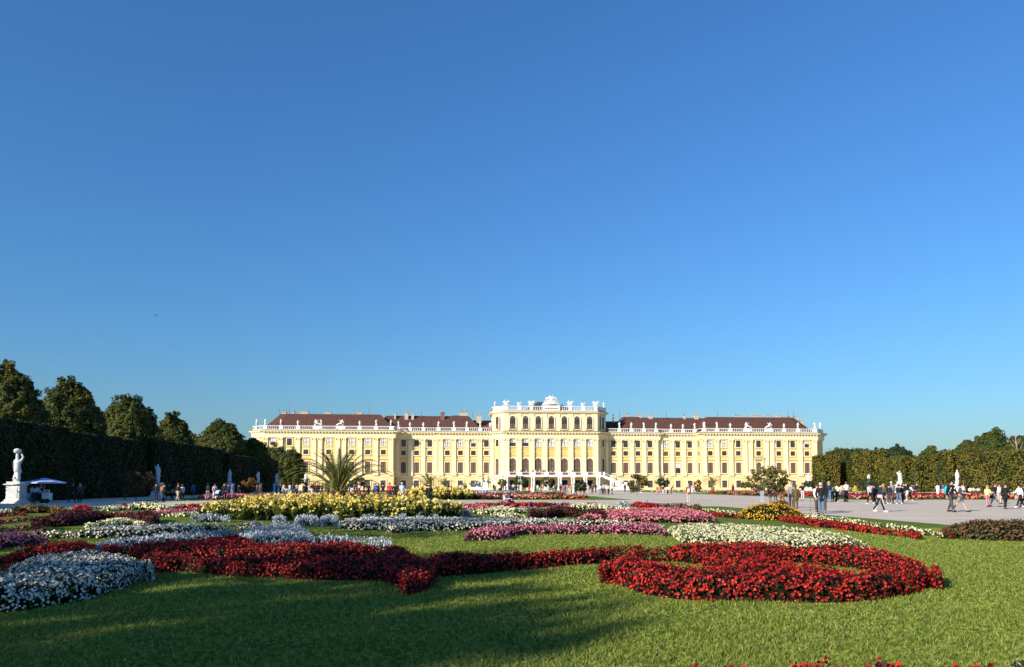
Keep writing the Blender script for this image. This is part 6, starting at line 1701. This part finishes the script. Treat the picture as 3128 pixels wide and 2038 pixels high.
# people in the hedge's shade
S_ = [(481, 71, 'black', 'navy', 'stand', 180, "person in black before the second statue's pedestal", 1.78), (504, 70, 'black', 'black', 'walk', 170, "person in black carrying an orange backpack", 1.74), (519, 82, 'black', 'black', 'walk2', 150, "dark person right of the orange backpack", 1.74),
      (531, 80, 'rose', 'black', 'stand', 170, "child in dull pink between two dark adults", 1.25), (547, 73, 'black', 'beige', 'walk', 160, "person in black top and khaki trousers by the hedge", 1.75), (560, 73.5, 'paleblue', 'black', 'walk2', 180, "person in pale blue shirt and black trousers stretching an arm", 1.62),
      (593, 92, 'blue', 'darkgrey', 'walk', 30, "person in blue and white walking alone by the hedge", 1.74), (638, 77, 'black', 'grey', 'walk2', 175, "person in black top and grey trousers alone by the hedge", 1.74),
      (659, 78, 'pink', 'white', 'walk', 30, "person in pale pink and white left of the stroller", 1.7), (688, 75, 'black', 'black', 'walk2', 10, "person in black right of the stroller", 1.76), (701, 90, 'navy', 'black', 'stand', 180, "person in dark navy below the third statue", 1.74),
      (712, 91, 'blue', 'grey', 'stand2', 160, "person in bright blue jacket right of the third statue", 1.8), (731, 95, 'black', 'black', 'walk', 90, "dark person left of the orange shrub tree", 1.6), (797, 98, 'brown', 'brown', 'stand', 180, "brown clad person under the fourth statue", 1.7),
      (788, 97, 'darkgrey', 'navy', 'stand2', 150, "grey person left under the fourth statue", 1.7), (847, 134, 'blue', 'navy', 'stand', 180, "person in blue standing before the fifth statue's pedestal", 1.74),
      (225, 66, 'black', 'black', 'walk2', 170, "tall person in black right of the parasol by the hedge", 1.8), (249, 66, 'darkgrey', 'black', 'stand', 20, "blond person in dark clothes right of the parasol", 1.7),
      (385, 80, 'darkgrey', 'darkgrey', 'stand', 180, "dark figure behind the dull red shrub tree", 1.7),
      (110, 63, 'paleblue', 'navy', 'bend', 160, "person in pale blue shirt stooping under the parasol", 1.62), (131, 65, 'black', 'black', 'stand', 0, "vendor in black under the parasol", 1.75), (101, 66, 'white', 'darkgrey', 'stand2', 90, "person with white sleeve behind the stooping one", 1.55)]
for px, D, t, b, po, fc, lab, hh in S_:
    person(px, D, lab, t, b, po, fc, 'blond' if 'blond' in lab else random.choice(['dark', 'brown']), random.random() < .3, h=hh, group=GLT)
# kneeling group by the red strip
person(1541, 57.5, "person in pale pink shirt and straw hat sitting low behind the red strip", 'pink', 'denim', 'sit', 60, 'dark', h=1.5, hat=True, z=-.12, group="group sitting low by the gravel path")
person(1556, 58, "person in black sitting next to the pale pink shirt", 'black', 'black', 'sit', 120, 'dark', True, h=1.45, z=-.12, group="group sitting low by the gravel path")
person(1565, 58.5, "small child in white sitting right of the person in black", 'white', 'white', 'sit', -60, 'brown', h=1.05, z=-.06, group="group sitting low by the gravel path")

# ------------------------------------------------------------------ carried and parked things
def backpack(name, p, z, mat, label, rz=0.0, s=1.0):
    mb = MB(); pts = []
    mb.lathe([(.05, 0), (.16, .03), (.17, .2), (.16, .38), (.09, .47), (.03, .48)], mat, 10, sy=.62)
    body = mb
    root = empty(name, (p.location.x, p.location.y, z), p.rotation_euler.z + rz, label=label, cat="backpack")
    root.scale = (s,) * 3
    b_ = body.mesh("bag"); link("bag", b_, root, (0, .21, 0))
    q = MB(); q.lathe([(.02, 0), (.10, .02), (.10, .16), (.03, .18)], mat, 8, sy=.5); link("pocket", q.mesh("pocket"), root, (0, .31, .05))
    st = MB()
    for sx in (-1, 1): st.tube([(sx * .09, .12, .42), (sx * .11, -.04, .50), (sx * .12, -.14, .35), (sx * .11, .02, .10), (sx * .09, .12, .06)], .018, CLOTH['white'], 5)
    link("strap", st.mesh("strap"), root)
    return root
TQ = mk("turquoise_nylon", (0.03, 0.42, 0.58), rough=.6)
backpack("backpack", p_a, 1.02, TQ, "turquoise backpack worn by the tall walking person in black", s=1.1)
for o in bpy.data.objects:
    if o.get("label") == "person in black carrying an orange backpack": backpack("backpack", o, .92, mk("orange_nylon", (0.42, 0.16, 0.06)), "orange backpack on a walker in the hedge's shade", s=1.1)
    if o.get("label", "").startswith("person in bright red jacket"): backpack("backpack", o, .84, mk("white_nylon", (0.66, 0.58, 0.52)), "small white backpack on the person in the red jacket", s=.85)
def handbag(x, y, z, mat, label):
    root = empty("handbag", (x, y, z), .3, label=label, cat="bag")
    mb = MB(); mb.prism([(-.17, 0), (.17, 0), (.14, .24), (-.14, .24)], -.05, .05, mat); mb.build("bag", root)
    q = MB(); q.tube([(-.11, 0, .23), (-.08, 0, .42), (0, 0, .48), (.08, 0, .42), (.11, 0, .23)], .012, mat, 5); q.build("handle", root)
handbag(X(3022, 53.6), 53.6, .62, CLOTH['black'], "black handbag between the blond woman and the leather jacket")
handbag(X(3099, 52.3), 52.2, .60, CLOTH['beige'], "beige bag carried by the woman in the white blouse")
def stroller(x, y, rz, mat, hood, label):
    root = empty("pram", (x, y, 0), rz, label=label, cat="pram")
    mb = MB(); mb.prism([(-.35, .45), (.30, .45), (.42, .70), (-.42, .70)], -.22, .22, mat); mb.build("basket", root)
    mb = MB(); n = 7
    V = []; Fs = []
    for k in range(n + 1):
        a = math.pi * .62 * k / n
        for yy in (-.22, -.1, .1, .22): V.append((-.02 - .36 * math.cos(a) * (1 if abs(yy) < .2 else .92), yy, .70 + .36 * math.sin(a) * (1 if abs(yy) < .2 else .9)))
    for k in range(n):
        for j in range(3): Fs.append((k * 4 + j, k * 4 + j + 1, k * 4 + j + 5, k * 4 + j + 4))
    mb.add(V, Fs, hood); mb.build("hood", root)
    mb = MB()
    for s in (-1, 1): mb.tube([(-.42, s * .2, .12), (.05, s * .2, .46), (.50, s * .2, .98)], .016, M['metal'], 5); mb.tube([(.36, s * .2, .12), (-.05, s * .2, .46)], .016, M['metal'], 5)
    mb.tube([(.50, -.2, .98), (.50, .2, .98)], .02, CLOTH['black'], 6); mb.build("frame", root)
    w = MB(); Mx = Matrix.Rotation(math.pi / 2, 4, 'X'); w.lathe([(.03, -.02), (.12, -.02), (.12, .02), (.03, .02)], CLOTH['black'], 12, M=Mx); wm = w.mesh("wheel")
    for sx in (-.42, .36):
        for sy in (-.22, .22): link("wheel", wm, root, (sx, sy, .12))
stroller(X(2566, 69), 69.2, 2.6, CLOTH['black'], CLOTH['darkgrey'], "black pram beside the man in the white T-shirt")
stroller(X(673, 76), 76, 1.2, CLOTH['navy'], CLOTH['paleblue'], "stroller with pale blue hood in the hedge's shade")
# parasol with ice-cream cart
PAR = mk("blue_white_canvas", (0.52, 0.60, 0.80), var=.08)
PARD = mk("blue_canvas_emblem", (0.05, 0.10, 0.40), var=.05)
root = empty("parasol", (X(140, 66), 66, 0), .35, label="wide blue and white parasol over the cart by the dark hedge", cat="parasol")
mb = MB(); n = 8; r_ = 1.72
V = [(0, 0, 2.22)] + [(r_ * math.cos(6.283 * k / n), r_ * math.sin(6.283 * k / n), 1.82) for k in range(n)] + [(r_ * math.cos(6.283 * k / n), r_ * math.sin(6.283 * k / n), 1.72) for k in range(n)]
mb.add(V, [(0, 1 + k, 1 + (k + 1) % n) for k in range(n)] + [(1 + k, 1 + n + k, 1 + n + (k + 1) % n, 1 + (k + 1) % n) for k in range(n)], PAR)
mb.add([(-.62, -.75, 2.075), (-.25, -.85, 2.07), (-.25, -.55, 2.135), (-.55, -.5, 2.14)], [(0, 1, 2, 3)], PARD)
mb.build("canopy", root)
mb = MB(); mb.tube([(0, 0, 0), (0, 0, 2.2)], .03, M['white'], 8); mb.lathe([(.28, 0), (.28, .06), (.06, .1)], M['metal'], 10); mb.build("pole", root)
mb = MB()
for k in range(n): mb.tube([(0, 0, 2.1), (r_ * .97 * math.cos(6.283 * k / n), r_ * .97 * math.sin(6.283 * k / n), 1.79)], .012, M['metal'], 4)
mb.build("rib", root)
root = empty("vending_cart", (X(149, 64.5), 64.5, 0), .1, label="white vending cart with lettering under the parasol", cat="cart")
mb = MB(); mb.box(-.27, .27, -.35, .35, .25, .82, M['white']); mb.box(-.29, .29, -.37, .37, .823, .88, M['white']); mb.build("body", root)
mb = MB(); mb.box(-.25, .25, -.03, .03, .9, 1.15, M['white']); mb.box(-.18, .18, -.035, -.03, .97, 1.08, CLOTH['darkgrey']); mb.build("sign_board", root, (0, -.1, 0))
mb = MB(); Mx = Matrix.Rotation(math.pi / 2, 4, 'X') ; mb.lathe([(.05, -.03), (.2, -.03), (.2, .03), (.05, .03)], CLOTH['black'], 12, M=Mx); wm = mb.mesh("wheel")
for sx in (-.2, .2): link("wheel", wm, root, (sx, -.38, .2))
root = empty("bicycle_cart", (X(84, 65), 65, 0), .1, label="low grey cart with curved cover between pedestal and parasol", cat="cart")
mb = MB(); mb.lathe([(.36, 0), (.36, .5), (.30, .52)], CLOTH['paleblue'], 12, (0, 0, .35), sy=.6); mb.box(-.5, .5, -.25, .25, .3, .36, M['metal']); mb.build("body", root)
for sx in (-.3, .3): link("wheel", wm, root, (sx, -.24, .2))
# slender post at the lawn's edge
root = empty("post", (X(2472, 43), 43, 0), 0, label="thin dark post on the gravel left of the sunglasses wearer", cat="post")
mb = MB(); mb.tube([(0, 0, 0), (0, 0, .78)], .015, M['metal'], 6); mb.lathe([(.03, .76), (.03, .82), (.01, .84)], M['metal'], 8); mb.build("rod", root)
# birds
def bird(px, py, D, s, label, bank):
    p = P(px, py, D)
    root = empty("bird", p, .4, label=label, cat="bird")
    me = skin("bird_body", [(0, -.16, 0), (0, -.08, .01), (0, .02, 0), (0, .14, -.01), (0, .22, -.01), (.10, -.02, .03), (.22, .03, .07), (.34, .09, .04), (-.10, -.02, .03), (-.22, .03, .06), (-.34, .09, .0)],
              [(0, 1), (1, 2), (2, 3), (3, 4), (1, 5), (5, 6), (6, 7), (1, 8), (8, 9), (9, 10)], [.02, .045, .05, .03, .035, (.03, .03), (.022, .022), .008, .03, .022, .008], mk("dark_feathers", (0.02, 0.02, 0.022)), 1)
    o = link("body", me, root, rot=(0, bank, 0)); root.scale = (s,) * 3
bird(475, 964, 60, .62, "dark bird flying alone in the sky at the left", .5)
bird(2277, 1253, 110, .62, "small grey bird flying above the palace's right roof", .2)

# ------------------------------------------------------------------ garden statues
def garden_statue(px, D, ztop, label, v, basket=False, broad=1.0, ped=1.87, rz=0.0):
    root = empty("statue", (X(px, D), D, 0), TH + rz, label=label, cat="statue", group="white marble statues on pedestals along the hedges")
    mb = MB(); m_ = M['marble']
    for (w, z0, z1) in ((.80, 0, .12), (.72, .12, .24), (.64, .24, .34), (.56, .34, ped - .34), (.62, ped - .34, ped - .28), (.72, ped - .28, ped - .18), (.55, ped - .18, ped)):
        mb.box(-w, w, -w, w, z0, z1, m_)
    mb.box(-.38, .38, -.59, -.56, .5, ped - .5, m_)
    mb.build("pedestal", root)
    hs = (ztop - ped)
    n_, e_, r_ = figure_nodes(v)
    # fuller carving: folds of cloth, rock at the feet
    k = hs / 2.23 if not basket else hs / 2.62
    n_ = list(n_); e_ = list(e_); r_ = list(r_)
    b_ = len(n_)
    n_ += [(-.22, .05, 0.0), (-.24, .06, .5), (.20, .08, 0), (.12, -.18, .25)]; r_ += [.18, .12, .16, .12]; e_ += [(0, b_), (b_, b_ + 1), (0, b_ + 2), (0, b_ + 3)]
    if basket:
        b_ = len(n_); n_ = [p for p in n_]
        n_[9] = (.26, 0, 1.62); n_[10] = (.47, 0, 1.95); n_[11] = (.28, 0, 2.28)
        n_ += [(0, -.02, 2.26)]; e_ += [(8, b_)]; r_ += [.10]
    me = skin("figure", [(x * k * broad * (.82 if not basket else .95), y * k, z * k) for x, y, z in n_], e_, [q * k * 1.12 for q in r_], m_, 1)
    link("figure", me, root, (0, 0, ped))
    if basket:
        mb = MB(); mb.lathe([(.12, 0), (.24, .05), (.27, .16), (.31, .20), (.24, .30), (.12, .38), (.03, .40)], m_, 12); mb.build("basket", root, (-.02, -.02, ped + 2.26 * k)).scale = (k, k, k)
garden_statue(55, 64, 4.72, "marble statue holding a basket on its head, nearest on the left", 1, True)
garden_statue(484, 95, 4.34, "marble statue second from the left, behind people in the shade", 3)
garden_statue(704, 122, 4.25, "marble statue left of the orange shrub tree", 2)
garden_statue(790, 142, 4.25, "marble statue right of the orange shrub tree", 5)
garden_statue(847, 157, 4.2, "marble statue right before the palace end trees", 4)
garden_statue(936, 190, 4.9, "dark looking statue against the palace wall above the small palm", 0)
garden_statue(2921, 143, 4.6, "slim white statue behind the two walking men", 4, ped=1.7)
garden_statue(2745, 146, 4.5, "broad white statue before the golden olive hedge", 3, broad=1.5, ped=1.7)
garden_statue(2651, 172, 4.2, "smallest white statue behind the woman in light grey", 5, ped=1.7)
garden_statue(2468, 196, 4.9, "pale statue in front of the palace's right corner", 2, ped=1.7)
# sculpture groups by the stairs
for px, D, lab, s in ((1452, 205, "dark bronze and white sculpture group left of the stairs", 1), (1894, 205, "white and dark sculpture group right of the stairs", -1)):
    root = empty("sculpture_group", (X(px, D), D, 0), TH, label=lab, cat="sculpture")
    mb = MB(); mb.box(-2.0, 2.0, -1, 1, 0, .5, M['white']); mb.box(-1.7, 1.7, -.8, .8, .5, 1.0, M['white']); mb.build("plinth", root)
    N_ = [(-1.2, 0, .2), (-.6, 0, .55), (.2, 0, .7), (.9, 0, .5), (-1.5, 0, .9), (-1.6, -.1, 1.3), (.3, 0, 1.3), (.35, 0, 1.8), (.9, 0, 1.7), (1.3, 0, 1.2), (-.2, 0, 1.5), (1.4, 0, .2)]
    E_ = [(0, 1), (1, 2), (2, 3), (0, 4), (4, 5), (2, 6), (6, 7), (6, 8), (3, 9), (6, 10), (3, 11)]
    me = skin("figure", [(x * s, y, z) for x, y, z in N_], E_, [.35, .4, .4, .35, .2, .18, .28, .16, .12, .2, .12, .22], M['metal'] if s > 0 else M['white'], 1)
    link("figure", me, root, (0, 0, 1.0))
    link("figure", FIG[2], root, (1.9 * s, 0, 1.0), (0, 0, .3), (1.1,) * 3)

bpy.context.view_layer.update()
